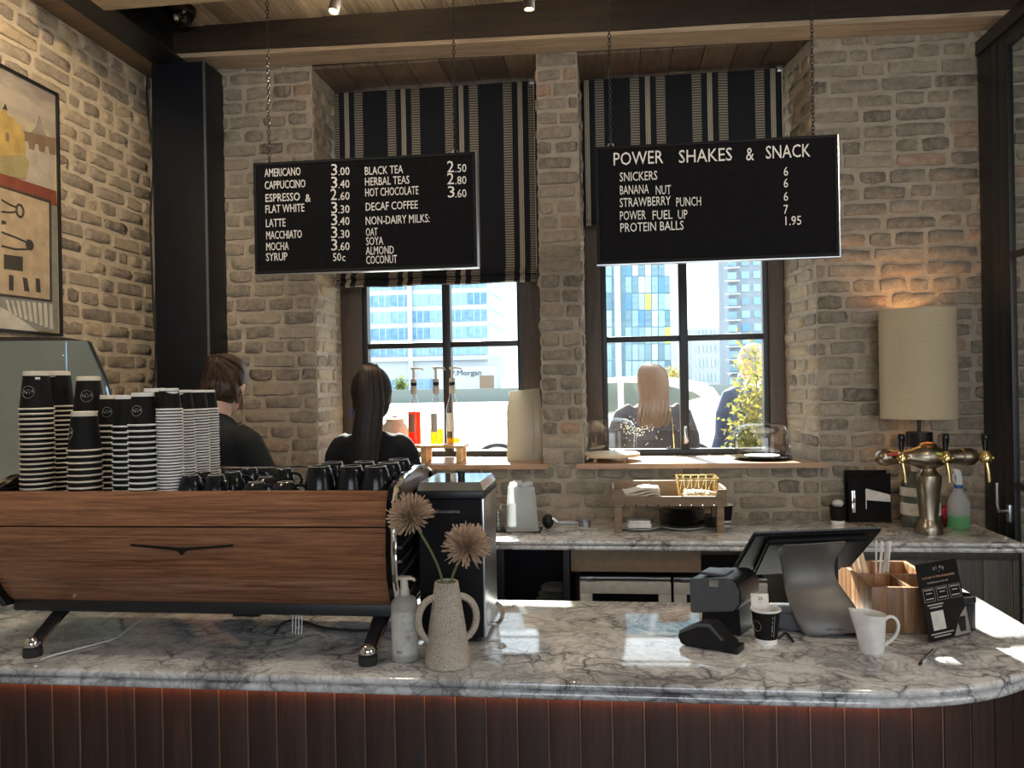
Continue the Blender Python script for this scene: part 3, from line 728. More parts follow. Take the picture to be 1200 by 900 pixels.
# ================================================================== ceiling fittings
def spot(px, py, Y, aim, power, label, at=None):
    p = Vector(at) if at else P(px, py, Y=Y); d = (Vector(aim) - p).normalized(); q = d.to_track_quat('-Z', 'Y').to_matrix().to_4x4()
    th = thing('ceiling_spotlight', label, 'spotlight', p + Vector((0, 0, 0)), 0, 'black ceiling spotlights')
    MB().lathe([(0, .105), (.021, .105), (.024, .10), (.024, -.008), (.020, -.008), (.020, .004), (0, .004)], 20, M=q).build('can', 'steel_black', th)
    MB().lathe([(0, .002), (.019, .002), (.019, -.002), (0, -.003)], 16, M=q).build('lens', 'bulb', th)
    t = q @ Vector((0, 0, .06))
    MB().tube([t, t + Vector((0, .0, .05)), (t.x, t.y, CZ - p.z - .0)], .007, 8).lathe([(0, 0), (.03, 0), (.03, -.015), (0, -.015)], 16, c=(t.x, t.y, CZ - p.z)).build('stem', 'steel_black', th)
    lamp('spotlight_beam', 'SPOT', p + d * .012, power, (1.0, .74, .45), p + d * 2, spot_size=math.radians(75), spot_blend=.6, shadow_soft_size=.02)
    lamp('ceiling_fill_uplight', 'SPOT', p + Vector((.05, 0, -.02)), min(14.0, power * .3), (1.0, .78, .52), p + Vector((.05, 0, 1)), spot_size=math.radians(160), spot_blend=.5, shadow_soft_size=.03)  # added uplight to brighten the ceiling boards, not thrown by the can
    return th
spot(391, 12, 3.42, (-1.30, 3.0, 2.0), 60, 'black tilted ceiling spotlight with a glowing lens above the coffee menu board')
spot(620, 9, 3.42, (-.30, 3.45, 1.0), 20, 'black ceiling spotlight pointing straight down between the two menu boards')
spot(0, 0, 0, (-2.49, 3.25, 2.45), 70, 'black ceiling spotlight aimed at the framed painting on the left wall', (-1.35, 2.35, 3.38))
def pendant(x_, y_, z_, power, label):  # pendants added out of view to brighten ceiling, wall and bar
    th = thing('added_pendant', label, 'lamp', (x_, y_, z_), 0, 'unseen pendant lamps added over the bar')
    MB().lathe([(0, .16), (.02, .16), (.026, .15), (.026, .09), (.03, .085), (0, .085)], 16).build('socket', 'brass', th)
    MB().ell((0, 0, .03), (.045, .045, .058), 16, 12).build('bulb', 'bulb', th)
    MB().tube([(0, 0, .16), (0, 0, CZ - z_ - .02)], .003, 6).lathe([(0, 0), (.05, 0), (.05, -.02), (0, -.02)], 20, c=(0, 0, CZ - z_)).build('flex', 'steel_black', th)
    lamp('pendant_fill_light', 'POINT', (x_, y_, z_ - .06), power, (1.0, .88, .72), shadow_soft_size=.06)
pendant(-1.45, 1.95, 2.86, 22, 'unseen bare bulb pendant lamp added over the espresso machine')
pendant(1.15, 1.60, 2.86, 20, 'unseen bare bulb pendant lamp added over the till')
dm = P(211, 8, Z=CZ); dmo = thing('dome_camera', 'black dome security camera on the boarded ceiling by the steel column', 'camera', (dm.x, dm.y, CZ - .004))
MB().lathe([(0, 0), (.075, 0), (.075, -.03), (.068, -.038), (0, -.038)], 24).build('housing', 'black_plastic', dmo)
MB().lathe([(.066, -.036), (.06, -.055), (.045, -.078), (.02, -.09), (0, -.093)], 24).build('dome', 'black_gloss', dmo)
MB().ell((.005, -.05, -.07), .018, 12, 8).build('lens', 'chrome', dmo)
# ================================================================== espresso machine (seen from the customers' side)
MYF = 2.0
mxc = P(215, 640, Y=MYF).x; mxr = P(453, 650, Y=MYF).x; HW = mxr - mxc
em = thing('espresso_machine', 'long walnut clad espresso machine with a winged emblem on the marble bar', 'coffee machine', (mxc, MYF, .95))
def strip(prof, x0, x1, th_=.006):
    b = MB(); n = len(prof); vs = [(x0, y, z) for y, z in prof] + [(x1, y, z) for y, z in prof]; fs = [(i, i + n, i + n + 1, i + 1) for i in range(n - 1)]
    vs += [(x0, y + th_, z) for y, z in prof] + [(x1, y + th_, z) for y, z in prof]
    fs += [(2 * n + i, 2 * n + i + 1, 3 * n + i + 1, 3 * n + i) for i in range(n - 1)]
    fs += [(0, n, 3 * n, 2 * n), (n - 1, 2 * n + n - 1, 3 * n + n - 1, 2 * n - 1)]
    fs += [(i, i + 1, 2 * n + i + 1, 2 * n + i) for i in range(n - 1)] + [(n + i, 3 * n + i, 3 * n + i + 1, n + i + 1) for i in range(n - 1)]
    return b.add(vs, fs)
strip([(.030, .432), (.024, .431), (.012, .400), (.004, .365), (.0, .344)], -HW, HW).build('upper_panel', 'walnut', em)
lower = [(.0, .340), (-.004, .315), (-.005, .288), (-.002, .262), (.004, .236), (.013, .21), (.025, .184), (.040, .160), (.058, .138), (.080, .120)]
strip(lower, -HW, HW).build('lower_panel', 'walnut', em)
MB().bx(-HW, HW, .080, .40, .122, .392).bx(-HW, HW, .034, .081, .25, .392).bx(-HW, HW, .070, .36, .094, .127, .006).build('body', 'steel_black', em)
MB().bx(-HW + .01, HW - .01, .034, .44, .392, .402, .002).build('cup_tray', 'steel_black', em)
rl = MB()
for yy in (.445,): rl.tube([(-HW + .02, yy, .45), (HW - .02, yy, .45)], .005, 8)
for i in range(6): xx = -HW + .03 + (2 * HW - .06) * i / 5; rl.tube([(xx, .445, .40), (xx, .445, .45)], .004, 6)
rl.build('cup_rail', 'chrome', em)
# winged emblem
k_ = 1 / SC((mxc, MYF, 1.28)); wg = [(-64, 0), (-20, -3), (-5, -4), (0, -3.6), (5, -4), (20, -3), (64, 0), (62, -2.6), (14, -6.5), (5, -8), (0, -13), (-5, -8), (-14, -6.5), (-62, -2.6)]
ez = P(215, 637, Y=MYF).z - .95
MB().prism([(a * k_, ez + b_ * k_) for a, b_ in wg], -.012, -.004, 'XZ').build('wing_emblem', 'black_gloss', em)
# end cheeks with chrome rims and slanted louvres
side = [(.028, .440), (.10, .462), (.22, .470), (.34, .462), (.41, .44), (.425, .40), (.42, .30), (.40, .20), (.36, .135), (.28, .11), (.12, .108), (.05, .115), (.018, .155), (-.006, .21), (-.014, .28), (-.008, .35), (.006, .41)]
for sg in (-1, 1):
    x0 = sg * (HW + .001); x1 = sg * (HW + .022)
    ck = MB().prism(side, min(x0, x1), max(x0, x1), 'YZ').build('end_cheek', 'black_gloss', em)
    MB().tube([(x1, y, z) for y, z in side], .0075, 8, closed=True).build('rim', 'chrome', ck)
    MB().prism([(.05, .40), (.36, .42), (.385, .455), (.22, .465), (.05, .445)], min(x1, x1 + sg * .004), max(x1, x1 + sg * .004), 'YZ').build('top_inlay', 'walnut_v', ck)
    for i in range(7):
        z = .15 + i * .036
        MB().tube([(x1 + sg * .003, .045, z - .012), (x1 + sg * .006, .15, z + .004), (x1 + sg * .006, .27, z + .026), (x1 + sg * .003, .375, z + .056)], .0045, 6).build('louvre', 'chrome' if i % 2 else 'steel_brushed', ck)
    # leg
    fx = sg * (HW - .055) if sg > 0 else -HW + .035
    fx = (P(431, 770, Y=1.985).x - mxc) if sg > 0 else (P(38, 768, Y=1.985).x - mxc)
    lg = MB().tube(bez((fx, -.012, .028), (fx, .03, .05), (fx + .004, .10, .10), (fx + .008, .22, .135), 8), [.014, .013, .013, .013, .014, .015, .016, .018, .02], 8, sx=1.5).build('leg', 'steel_black', em)
    MB().tube(bez((fx + .02, -.002, .036), (fx + .022, .03, .05), (fx + .026, .10, .10), (fx + .03, .2, .13), 8), .0035, 6).build('chrome_edge', 'chrome', lg)
    MB().lathe([(0, 0), (.0235, 0), (.0245, .004), (.0235, .022), (0, .022)], 20, c=(fx, -.014, 0)).build('rubber_foot', 'rubber', lg)
    MB().ell((fx, -.014, .033), (.0215, .0215, .019), 16, 8).build('foot_ball', 'chrome', lg)
MB().bx(.05, .13, .16, .30, .06, .112, .01).build('drain_box', 'black_plastic', em)
for i in range(4): MB().tube([(.20 + i * .008, .24, .112), (.205 + i * .009, .22, .07), (.21 + i * .009, .20, .004)], .0018, 6).build('hose', 'straw_white', em)
def cable(px, Zs, r, mat, label):
    pts = [P(x, y, Z=z) for (x, y), z in zip(px, Zs)]; sm = []
    for i in range(len(pts) - 1):
        p0 = pts[max(0, i - 1)]; p1 = pts[i]; p2 = pts[i + 1]; p3 = pts[min(len(pts) - 1, i + 2)]
        sm += bez(p1, p1 + (p2 - p0) / 6, p2 - (p3 - p1) / 6, p2, 5)[:-1]
    sm.append(pts[-1]); o = pts[0]
    return tag(MB().tube([p - o for p in sm], r, 8).build('cable', mat, None, o), label, 'cable')
Zc = .955
cable([(322, 742), (332, 730), (350, 727), (380, 736), (425, 739), (452, 734)], [Zc] * 6, .0045, 'rubber', 'thin black cable lying under the espresso machine')
cable([(48, 773), (66, 767), (100, 758), (135, 748), (150, 737), (172, 722)], [Zc] * 6, .0022, 'straw_white', 'thin white cable trailing over the marble from under the espresso machine')

# ================================================================== paper cups, upside down in nested stacks
TRAY = .95 + .4025
def cup_mesh(rr, rb, h, m2):
    band = h * .88
    b = MB().lathe([(rr - .002, .0), (rr + .0015, .001), (rr + .002, .003), (rr + .001, .0052), (rr - .001, .0056)], 28, m=1)
    b.lathe([(rr - .001, .0054), (rb + (rr - rb) * .12, band)], 28, m=0)
    b.lathe([(rb + (rr - rb) * .12, band), (rb + .0006, h - .001), (rb - .001, h), (rb - .003, h - .002), (rb - .0035, h - .009), (0, h - .009)], 28, m=1)
    b.lathe([(rr - .002, 0), (rb - .004, h - .010)], 28, m=1)
    return b.mesh('paper_cup', ['cup_black', m2])
CUPS = {'L': (cup_mesh(.0435, .0315, .108, 'cup_cream'), .0435, .0315, .108), 'M': (cup_mesh(.0385, .028, .090, 'cup_white'), .0385, .028, .090), 'D': (cup_mesh(.0385, .028, .090, 'cup_cream'), .0385, .028, .090), 'S': (cup_mesh(.0335, .0245, .060, 'cup_white'), .0335, .0245, .060)}
def on_cone(mb, kind, pts, ang0, r=.0006, m=0, closed=False, off=.0012):
    """draw a line of (arc length, height) points on the side of the cup"""
    _, rr, rb, h = CUPS[kind]; out = []
    for s, z in pts:
        R = rr + (rb - rr) * z / h + off; a = ang0 + s / R; out.append((R * math.cos(a), R * math.sin(a), z))
    return mb.tube(out, r, 4, m, closed)
STROKE = {'D': [[(0, 0), (0, 1), (.45, .9), (.55, .5), (.45, .1), (0, 0)]], 'I': [[(.25, 0), (.25, 1)]], 'M': [[(0, 0), (0, 1), (.3, .35), (.6, 1), (.6, 0)]], 'E': [[(.5, 0), (0, 0), (0, 1), (.5, 1)], [(0, .5), (.4, .5)]]}
def logo(kind, parent, ang, zc, R, flip=True):
    """circle with the four fanned letters, printed on the cup wall"""
    sg = -1 if flip else 1
    b = MB(); on_cone(b, kind, [(math.cos(q) * R, zc + math.sin(q) * R) for q in [2 * PI * i / 28 for i in range(28)]], ang, .00045, closed=True)
    for i, ch in enumerate('DIME'):
        f = (i - 1.5); c0 = f * R * .46; lift = R * (.10 - .10 * f * f); tl = -f * .22
        for stt in STROKE[ch]:
            pts = []
            for u, v in stt:
                x_, y_ = (u - .28) * R * .34, (v - .5) * R * .34; x2 = x_ * math.cos(tl) - y_ * math.sin(tl); y2 = x_ * math.sin(tl) + y_ * math.cos(tl)
                pts.append((sg * (c0 + x2), zc + sg * (lift + y2)))
            on_cone(b, kind, pts, ang, .0007)
    on_cone(b, kind, [(-R * .25, zc - sg * R * .38), (R * .25, zc - sg * R * .38)], ang, .0005)
    return b.build('printed_logo', 'logo_ink', parent)
def cup_stack(px, Y, topy, kind, pitch, where, logo_ang=None, extra=None):
    me, rr, rb, h = CUPS[kind]; p = P(px, topy, Y=Y); n = max(1, round((p.z - TRAY - h) / pitch)); pit = (p.z - TRAY - h) / n
    rn_ = random.Random(int(px))
    for i in range(n + 1):
        o = put('paper_cup', me, None, (p.x + rn_.uniform(-.0008, .0008), p.y + rn_.uniform(-.0008, .0008), TRAY + i * pit)); o.rotation_euler = (0, 0, rn_.uniform(0, .0) if i == n else rn_.uniform(0, 6))
        tag(o, ('black paper cup upside down on top of ' if i == n else 'black paper cup nested inside ') + where, 'paper cup', 'paper cups stacked on the espresso machine')
    if logo_ang is not None: logo(kind, o, logo_ang, h * .46, h * .155)
    if extra:
        b = MB(); on_cone(b, kind, [(-.006, h * .80), (.006, h * .80)], extra, .004, off=.0002); b.build('sticker', 'label_paper', o)
    return n + 1
nc = 0
FACE = -PI / 2 + .25
nc += cup_stack(42, 2.10, 435, 'L', .0137, 'the tall stack before the steel panel', FACE - .15, -PI / 2 + .75)
nc += cup_stack(68, 2.26, 435, 'L', .0137, 'the tall stack behind the stickered one', None)
nc += cup_stack(98.5, 2.07, 482, 'L', .0160, 'the short stack of large cups', FACE - .9)
nc += cup_stack(104, 2.235, 441, 'L', .0137, 'the tall stack just behind the short one', FACE + .2)
nc += cup_stack(130, 2.20, 463, 'D', .0160, 'the cream rimmed medium stack', FACE)
nc += cup_stack(148, 2.14, 463, 'M', .0160, 'the white rimmed middle stack', None)
nc += cup_stack(167, 2.065, 460, 'M', .0160, 'the white rimmed medium stack with a logo', FACE - .2)
nc += cup_stack(181, 2.245, 455, 'M', .0160, 'the hidden medium stack', None)
nc += cup_stack(198, 2.085, 455, 'S', .0082, 'the first thin stack of small cups', None)
nc += cup_stack(213, 2.18, 457, 'S', .0082, 'the second thin stack of small cups', None)
nc += cup_stack(230, 2.265, 457, 'S', .0082, 'the third thin stack of small cups', None)
nc += cup_stack(242, 2.345, 457, 'S', .0082, 'the last thin stack, beside the espresso cups', None)
print('cups', nc)

# upturned mugs on the machine
def mug_mesh(rr, rb, h):
    return MB().lathe([(rr - .003, 0), (rr, .0), (rr + .0005, .003), (rr - (rr - rb) * .25, h * .5), (rb + .003, h * .88), (rb - .002, h - .002), (rb - .004, h), (rb - .007, h), (rb - .009, h - .004), (0, h - .004)], 28).lathe([(rr - .003, 0), (rb - .006, h - .008), (0, h - .008)], 28).mesh('mug', 'black_ceramic', 50)
tm = mug_mesh(.042, .029, .088); em_ = mug_mesh(.037, .022, .066); lw = mug_mesh(.043, .024, .045)
ringm = MB().lathe([(.0285, 0), (.0255, 0), (.0255, .0012), (.0285, .0012)], 24, closed=True).mesh('foot_ring', 'ceramic_base')
ringe = MB().lathe([(.0195, 0), (.0165, 0), (.0165, .0012), (.0195, .0012)], 24, closed=True).mesh('foot_ring', 'ceramic_base')
def mug(px, py, Y, kind, label, ha=None, tiltx=0):
    p = P(px, py, Y=Y); me, h, rg, rr = {'T': (tm, .088, ringm, .042), 'E': (em_, .066, ringe, .037), 'W': (lw, .045, ringe, .043)}[kind]
    th = thing('mug', label, 'mug', (p.x, p.y, TRAY), 0, 'upturned black mugs on the espresso machine')
    th.rotation_euler = (tiltx, 0, 0)
    put('body', me, th); put('foot_ring', rg, th, (0, 0, h - .0008))
    if ha is not None:
        a = rr * .86; M_ = rotz(ha)
        MB().tube(bez((a, 0, h * .25), (a + .032, 0, h * .2), (a + .030, 0, h * .85), (a - rr * .2, 0, h * .78), 8), .0042, 8, M=M_, sx=1.3).build('handle', 'black_ceramic', th)
for q in [(375, 575, 2.085, 'T', 'tall black mug upturned beside the low espresso cups', None), (390, 575, 2.19, 'T', 'tall black mug upturned in the back row, first from the espresso cups', None), (412, 575, 2.085, 'T', 'tall black mug upturned in the middle of the front row of tall mugs', None),
          (427, 575, 2.20, 'T', 'tall black mug upturned in the middle of the back row of tall mugs', None), (441, 575, 2.075, 'T', 'tall black mug upturned in the front row nearest the machine end cheek', None), (456, 575, 2.17, 'T', 'tall black mug upturned behind the front row at the machine end', None), (468, 575, 2.27, 'T', 'tall black mug upturned at the back corner of the machine top', .3),
          (224, 575, 2.085, 'E', 'small round black espresso cup upturned against the paper cups', 1.2), (253, 575, 2.085, 'E', 'small round black espresso cup upturned, second along from the paper cups', -.5), (273, 575, 2.165, 'E', 'small round black espresso cup upturned in the second row', .4), (300, 575, 2.09, 'W', 'low wide black cup upturned in the front row', 0.0), (334, 575, 2.095, 'W', 'low wide black cup upturned next to the tall mugs', 0.2),
          (292, 575, 2.27, 'E', 'small black cup upturned in the back row behind the espresso cups', .4), (312, 575, 2.215, 'W', 'low wide black cup upturned in the back row', 0.2), (238, 575, 2.175, 'E', 'small black cup upturned behind the front two espresso cups', .6), (333, 575, 2.25, 'E', 'small black cup with its handle out, upturned behind the low cups', 0.0)]: mug(*q)

# ================================================================== tall black appliance with a steel lid
ax0 = P(491, 650, Y=2.17).x; ax1 = P(565, 650, Y=2.17).x; AW = ax1 - ax0; AH = .435; AD = .235
ap = thing('dispenser', 'tall black box dispenser with a polished steel lid behind the vase', 'dispenser', ((ax0 + ax1) / 2, 2.17, .95))
MB().bx(-AW / 2, AW / 2, 0, AD, .012, AH - .045, .006).build('body', 'matte_black', ap)
MB().bx(AW / 2 - .001, AW / 2 + .006, .004, AD - .004, .012, AH - .045, .002).build('side_panel', 'steel_brushed', ap)
MB().bx(-AW / 2 - .004, AW / 2 + .008, -.005, AD + .004, AH - .044, AH - .022, .005).build('lid_band', 'steel_black', ap)
ld = MB().add([(-AW / 2 - .003, -.004, AH - .022), (AW / 2 + .007, -.004, AH - .022), (AW / 2 + .007, AD + .003, AH - .022), (-AW / 2 - .003, AD + .003, AH - .022), (-AW / 2 + .006, .006, AH), (AW / 2 - .004, .006, AH), (AW / 2 - .004, AD - .005, AH), (-AW / 2 + .006, AD - .005, AH)], [(0, 1, 5, 4), (1, 2, 6, 5), (2, 3, 7, 6), (3, 0, 4, 7), (4, 5, 6, 7), (3, 2, 1, 0)])
lo = ld.build('lid', 'chrome', ap, angle=10); MB().lathe([(0, 0), (.010, 0), (.011, .012), (.009, .018), (0, .019)], 16, c=(.01, AD * .55, AH)).build('knob', 'black_plastic', lo)
for sx, sy in ((-1, .02), (1, .02), (-1, AD - .02), (1, AD - .02)): MB().lathe([(0, 0), (.01, 0), (.01, .013), (0, .013)], 12, c=(sx * (AW / 2 - .018), sy, 0)).build('foot', 'rubber', ap)
lettering('Jadiccusina', .010, 'steel_brushed', ap, (-.055, -.0012, AH - .083), width=.085)
MB().tube(bez((AW / 2 + .004, .08, .03), (AW / 2 + .05, .06, .02), (AW / 2 + .05, .10, .07), (AW / 2 + .02, .12, .075), 8), .006, 8).build('lever', 'chrome', ap)

# ================================================================== vase and flowers, hand gel
vp = P(525, 779, Z=.95)
va = thing('vase', 'speckled stoneware vase with two loop handles on the marble bar', 'vase', vp)
MB().lathe([(0, .0), (.052, .0), (.056, .004), (.0565, .012), (.052, .05), (.0455, .10), (.038, .15), (.0315, .195), (.0295, .208), (.0275, .2095), (.0255, .207), (.0275, .19), (.036, .14), (.045, .08), (.05, .02), (0, .012)], 40).build('body', 'stoneware', va)
for a, sg in ((PI + .45, 1), (.25, 1)):
    MB().tube(bez((.030, 0, .172), (.085, 0, .165), (.085, 0, .085), (.046, 0, .066), 12), [.0085] * 3 + [.009] * 7 + [.0085] * 3, 10, M=rotz(a), sx=1.15).build('handle', 'stoneware', va)
def flower(px, py, Y, start, label, seed):
    h = P(px, py, Y=Y); s0 = Vector(start); rn_ = random.Random(seed)
    th = thing('dried_flower', label, 'flower', s0, 0, 'dried pompom flowers in the vase'); h -= s0
    MB().tube(bez((0, 0, 0), (h.x * .15, h.y * .2, h.z * .4), (h.x * .7, h.y * .6, h.z * .7), h, 10), [.0032] * 8 + [.003] * 3, 8).build('stem', 'stem_green', th)
    up = Vector((h.x * .5, h.y * .5 - .04, .10)).normalized(); q = up.to_track_quat('Z', 'Y').to_matrix().to_4x4(); M_ = Matrix.Translation(h) @ q
    b = MB(); n = 230
    for i in range(n):
        zz = 1 - 1.25 * (i + .5) / n; rr = math.sqrt(max(0, 1 - zz * zz)); a = i * 2.39996 + rn_.uniform(-.15, .15)
        d = Vector((rr * math.cos(a), rr * math.sin(a), zz + rn_.uniform(-.06, .06))).normalized()
        L = .060 * (.70 + .32 * rr) * rn_.uniform(.88, 1.05); t1 = d.cross(Vector((0, 0, 1)) if abs(d.z) < .95 else Vector((1, 0, 0))).normalized()
        t1 = (Matrix.Rotation(rn_.uniform(-1, 1), 3, d) @ t1); w_ = .0030 * rn_.uniform(.8, 1.25); t2 = d.cross(t1); bend = Vector((0, 0, rn_.uniform(-.006, .012)))
        p0, p1, p2 = d * .008, d * L * .6 + bend * .4, d * L + bend
        b.add([p0 - t1 * w_ * .5, p0 + t1 * w_ * .5, p1 + t1 * w_ + t2 * w_ * .7, p1 - t1 * w_ + t2 * w_ * .7, p1 - t2 * w_ * .3, p2 + t1 * w_ * .7, p2 - t1 * w_ * .7], [(0, 1, 2, 4), (0, 4, 3), (4, 2, 5), (4, 5, 6), (3, 4, 6)], 0, M_)
    stuff(b.build('petals', 'petal', th, angle=20))
    MB().ell((0, 0, 0), (.014, .014, .012), 10, 6, M=M_).build('flower_heart', 'petal', th)
flower(482, 606, 1.94, vp + Vector((-.010, 0, .205)), 'dried brown pompom flower leaning over the hand gel bottle', 1)
flower(547, 641, 1.94, vp + Vector((.012, -.002, .205)), 'dried brown pompom flower standing in front of the black dispenser', 2)
hp = P(475, 772, Z=.95)
hb = thing('hand_gel_bottle', 'frosted pump bottle with a white label beside the vase', 'bottle', hp)
MB().lathe([(0, 0), (.032, 0), (.0345, .003), (.0345, .135), (.033, .148), (.027, .158), (.016, .163), (.0145, .166), (0, .166)], 32).build('body', 'bottle_white', hb)
lb = MB(); ar = [(-PI / 2 + .3 + t_) for t_ in [-1.35 + 2.7 * i / 20 for i in range(21)]]
vs = [(.0350 * math.cos(a), .0350 * math.sin(a), z) for a in ar for z in (.018, .128)]; lbo = lb.add(vs, [(2 * i, 2 * i + 2, 2 * i + 3, 2 * i + 1) for i in range(20)]).build('label', 'label_paper', hb)
def wrap(pts, r, mat, R=.0355, a0=-PI / 2 + .15, closed=True): return MB().tube([(R * math.cos(a0 + s / R), R * math.sin(a0 + s / R), z) for s, z in pts], r, 4, closed=closed)
wrap([(.012, .056), (.020, .064), (.012, .072), (.004, .064)], .0007, 'red').build('hazard_diamond', 'red_plastic', lbo)
wrap([(.012, .061), (.0135, .063), (.012, .067), (.0105, .063)], .0008, 'x').build('flame_mark', 'black_plastic', lbo)
for z, a, b_ in ((.082, .006, .026), (.078, .004, .027), (.121, -.02, .02), (.117, -.02, .018), (.1, -.022, .02), (.05, -.02, .02), (.044, -.022, .024)): wrap([(a, z), ((a + b_) / 2, z), (b_, z)], .00045, 'x', closed=False).build('print_line', 'grey_plastic', lbo)
for i in range(7): wrap([(-.018 + i * .0022, .024), (-.018 + i * .0022, .031)], .0005, 'x', closed=False).build('print_bar', 'grey_plastic', lbo)
MB().lathe([(.0135, .166), (.0135, .178), (.011, .181), (.010, .205), (.0085, .207), (0, .207)], 20).build('collar', 'linen', hb)
MB().lathe([(0, .204), (.018, .204), (.020, .207), (.019, .211), (0, .2125)], 20, sx=1.1, sy=.7).tube([(.01, 0, .207), (.026, -.004, .206), (.029, -.005, .201)], .004, 8).build('pump_head', 'linen', hb)

# ================================================================== steel cabinet behind the machine, painting
SY = 2.64
pts = [P(x, y, Y=SY) for x, y in ((102, 399), (120, 440), (127, 466))]
xr = pts[2].x; poly = [(-2.44, 0.0), (xr + .012, 0.0), (xr + .012, 1.2), (xr, pts[2].z), (pts[1].x, pts[1].z), (pts[0].x, pts[0].z), (-2.44, pts[0].z + .012)]
sc_ = thing('steel_screen', 'tall stainless steel screen with a sloped shoulder behind the paper cup stacks', 'screen', (-2.1, SY, 0))
MB().prism([(a + 2.1, b_) for a, b_ in poly], 0, .012, 'XZ', bev=.002).build('front_panel', 'steel_panel', sc_)
MB().prism([(a + 2.1 - (.004 if a > -2 else 0), b_ - (.004 if b_ > .5 else 0)) for a, b_ in poly], .0125, .03, 'XZ').build('body', 'steel_black', sc_)
sx_ = P(74, 420, Y=SY).x + 2.1
MB().bx(sx_ - .012, sx_ + .012, -.003, .0, 1.0, pts[0].z - .002).build('joint_strip', 'steel_panel', sc_)
MB().ell((sx_ + .003, -.004, P(74, 417, Y=SY).z), .0045, 10, 6).build('rivet', 'chrome', sc_)
MB().prism([(-.35, pts[0].z + .013), (.0 + pts[0].x + 2.1 - .02, pts[0].z + .001), (pts[0].x + 2.1 - .1, pts[0].z + .014), (-.1, pts[0].z + .024), (-.35, pts[0].z + .03)], .013, .03, 'XZ').build('top_cover', 'beam_dark', sc_)

PXW = LX + .016
def W_(x, y): p = P(x, y, X=PXW); return p.y, p.z
py1 = W_(65, 112)[0]; pz1 = W_(65, 112)[1]; pz0 = W_(68, 391)[1]; py0 = 2.15
pg = thing('framed_painting', 'framed painting of a hazy city above a brown panel of kitchen tools', 'painting', (LX, py1, pz0 - .9 + .9))
def flat(poly, mat, d, name='motif'):
    o = MB().prism([(y - py1, z - pz0) for y, z in poly], .0135, .0155 + d, 'YZ').build(name, mat, pg); return o
MB().prism([(py0 - py1, 0), (0, 0), (0, pz1 - pz0), (py0 - py1, pz1 - pz0)], .010, .014, 'YZ').build('canvas', 'painted_sky', pg)
fm = MB()
for a in (((py0 - py1, -.012), (0, 0)), ((py0 - py1, pz1 - pz0), (0, pz1 - pz0 + .012)), ((-.0, -.012), (.012, pz1 - pz0 + .012)), ((py0 - py1 - .012, -.012), (py0 - py1, pz1 - pz0 + .012))):
    fm.bx(.008, .026, a[0][0], a[1][0], a[0][1], a[1][1], .002)
fm.build('frame', 'steel_black', pg)
def px(*pp): return [W_(x, y) for x, y in pp]
yb = py0
def ext(poly): return [(yb, poly[0][1])] + poly + [(yb, poly[-1][1])]
flat([(yb, W_(0, 168)[1])] + px((0, 160), (26, 165), (34, 152), (38, 150), (46, 136), (50, 152), (65, 166), (65, 225)) + [(yb, W_(0, 225)[1])], 'pt_mist', 0)
flat(px((36, 155), (40, 151), (42, 148), (44, 140), (46, 135), (48, 141), (50, 150), (55, 160), (55, 165), (36, 160)), 'pt_grey', .001)
flat(px((22, 152), (65, 162), (65, 182), (58, 180), (57, 172), (53, 171), (52, 179), (46, 177), (45, 169), (41, 168), (40, 176), (34, 174), (33, 166), (29, 165), (28, 172), (22, 170)), 'pt_brown', .0015)
flat([(yb, W_(0, 130)[1])] + px((0, 133), (5, 126), (9, 136), (16, 138), (18, 144), (24, 146), (24, 152), (28, 155), (30, 183), (0, 184)) + [(yb, W_(0, 184)[1])], 'pt_gold', .002)
flat(px((6, 155), (10, 156), (10, 166), (6, 165)), 'pt_brown', .003); flat(px((3, 128), (6, 122), (8, 129)), 'pt_dark', .003)
flat([(yb, W_(0, 182)[1])] + px((0, 182), (28, 182), (34, 190), (30, 210), (0, 205)) + [(yb, W_(0, 205)[1])], 'pt_sage', .003)
flat([(yb, W_(0, 203)[1] + .02)] + px((0, 203), (65, 224), (66, 242), (0, 222)) + [(yb, W_(0, 222)[1] + .02)], 'pt_red', .004)
flat([(yb, W_(0, 215)[1])] + px((0, 217), (66, 240), (68, 389), (0, 385)) + [(yb, W_(0, 385)[1])], 'pt_slate', .003)
flat([(yb, W_(0, 215)[1])] + px((0, 217), (59, 235), (60, 354), (0, 347)) + [(yb, W_(0, 345)[1])], 'pt_dark', .005)
flat([(yb, W_(0, 219)[1])] + px((0, 220), (56, 238), (57, 351), (0, 344)) + [(yb, W_(0, 341)[1])], 'pt_tan', .006)
def stroke(pp, r, name='motif'):
    return MB().tube([(.022, W_(x, y)[0] - py1, W_(x, y)[1] - pz0) for x, y in pp], r, 6).build(name, 'pt_dark', pg)
stroke([(0, 234), (10, 240), (18, 243)], .004); stroke([(0, 248), (10, 249), (18, 248)], .004)
c = W_(21.5, 247); MB().tube([(.022, c[0] - py1 + .020 * math.cos(q), c[1] - pz0 + .026 * math.sin(q)) for q in [2 * PI * i / 16 for i in range(16)]], .005, 6, closed=True).build('motif', 'pt_dark', pg)
stroke([(0, 272), (16, 278), (30, 284)], .004); stroke([(0, 288), (16, 292), (30, 292)], .004)
c = W_(33, 287); MB().lathe([(0, 0), (.024, 0), (.022, .004), (0, .005)], 16, M=T(.0215, c[0] - py1, c[1] - pz0) @ Matrix.Rotation(PI / 2, 4, 'Y')).build('motif', 'pt_dark', pg)
for q in ([(0, 258), (5, 259), (6, 263), (0, 263)], [(3, 298), (25, 301), (25, 318), (3, 315)], [(9, 322), (14, 323), (14, 341), (9, 340)], [(25, 325), (30, 326), (33, 342), (27, 341)], [(40, 326), (45, 327), (46, 343), (41, 342)]): flat(px(*q), 'pt_dark', .0075)
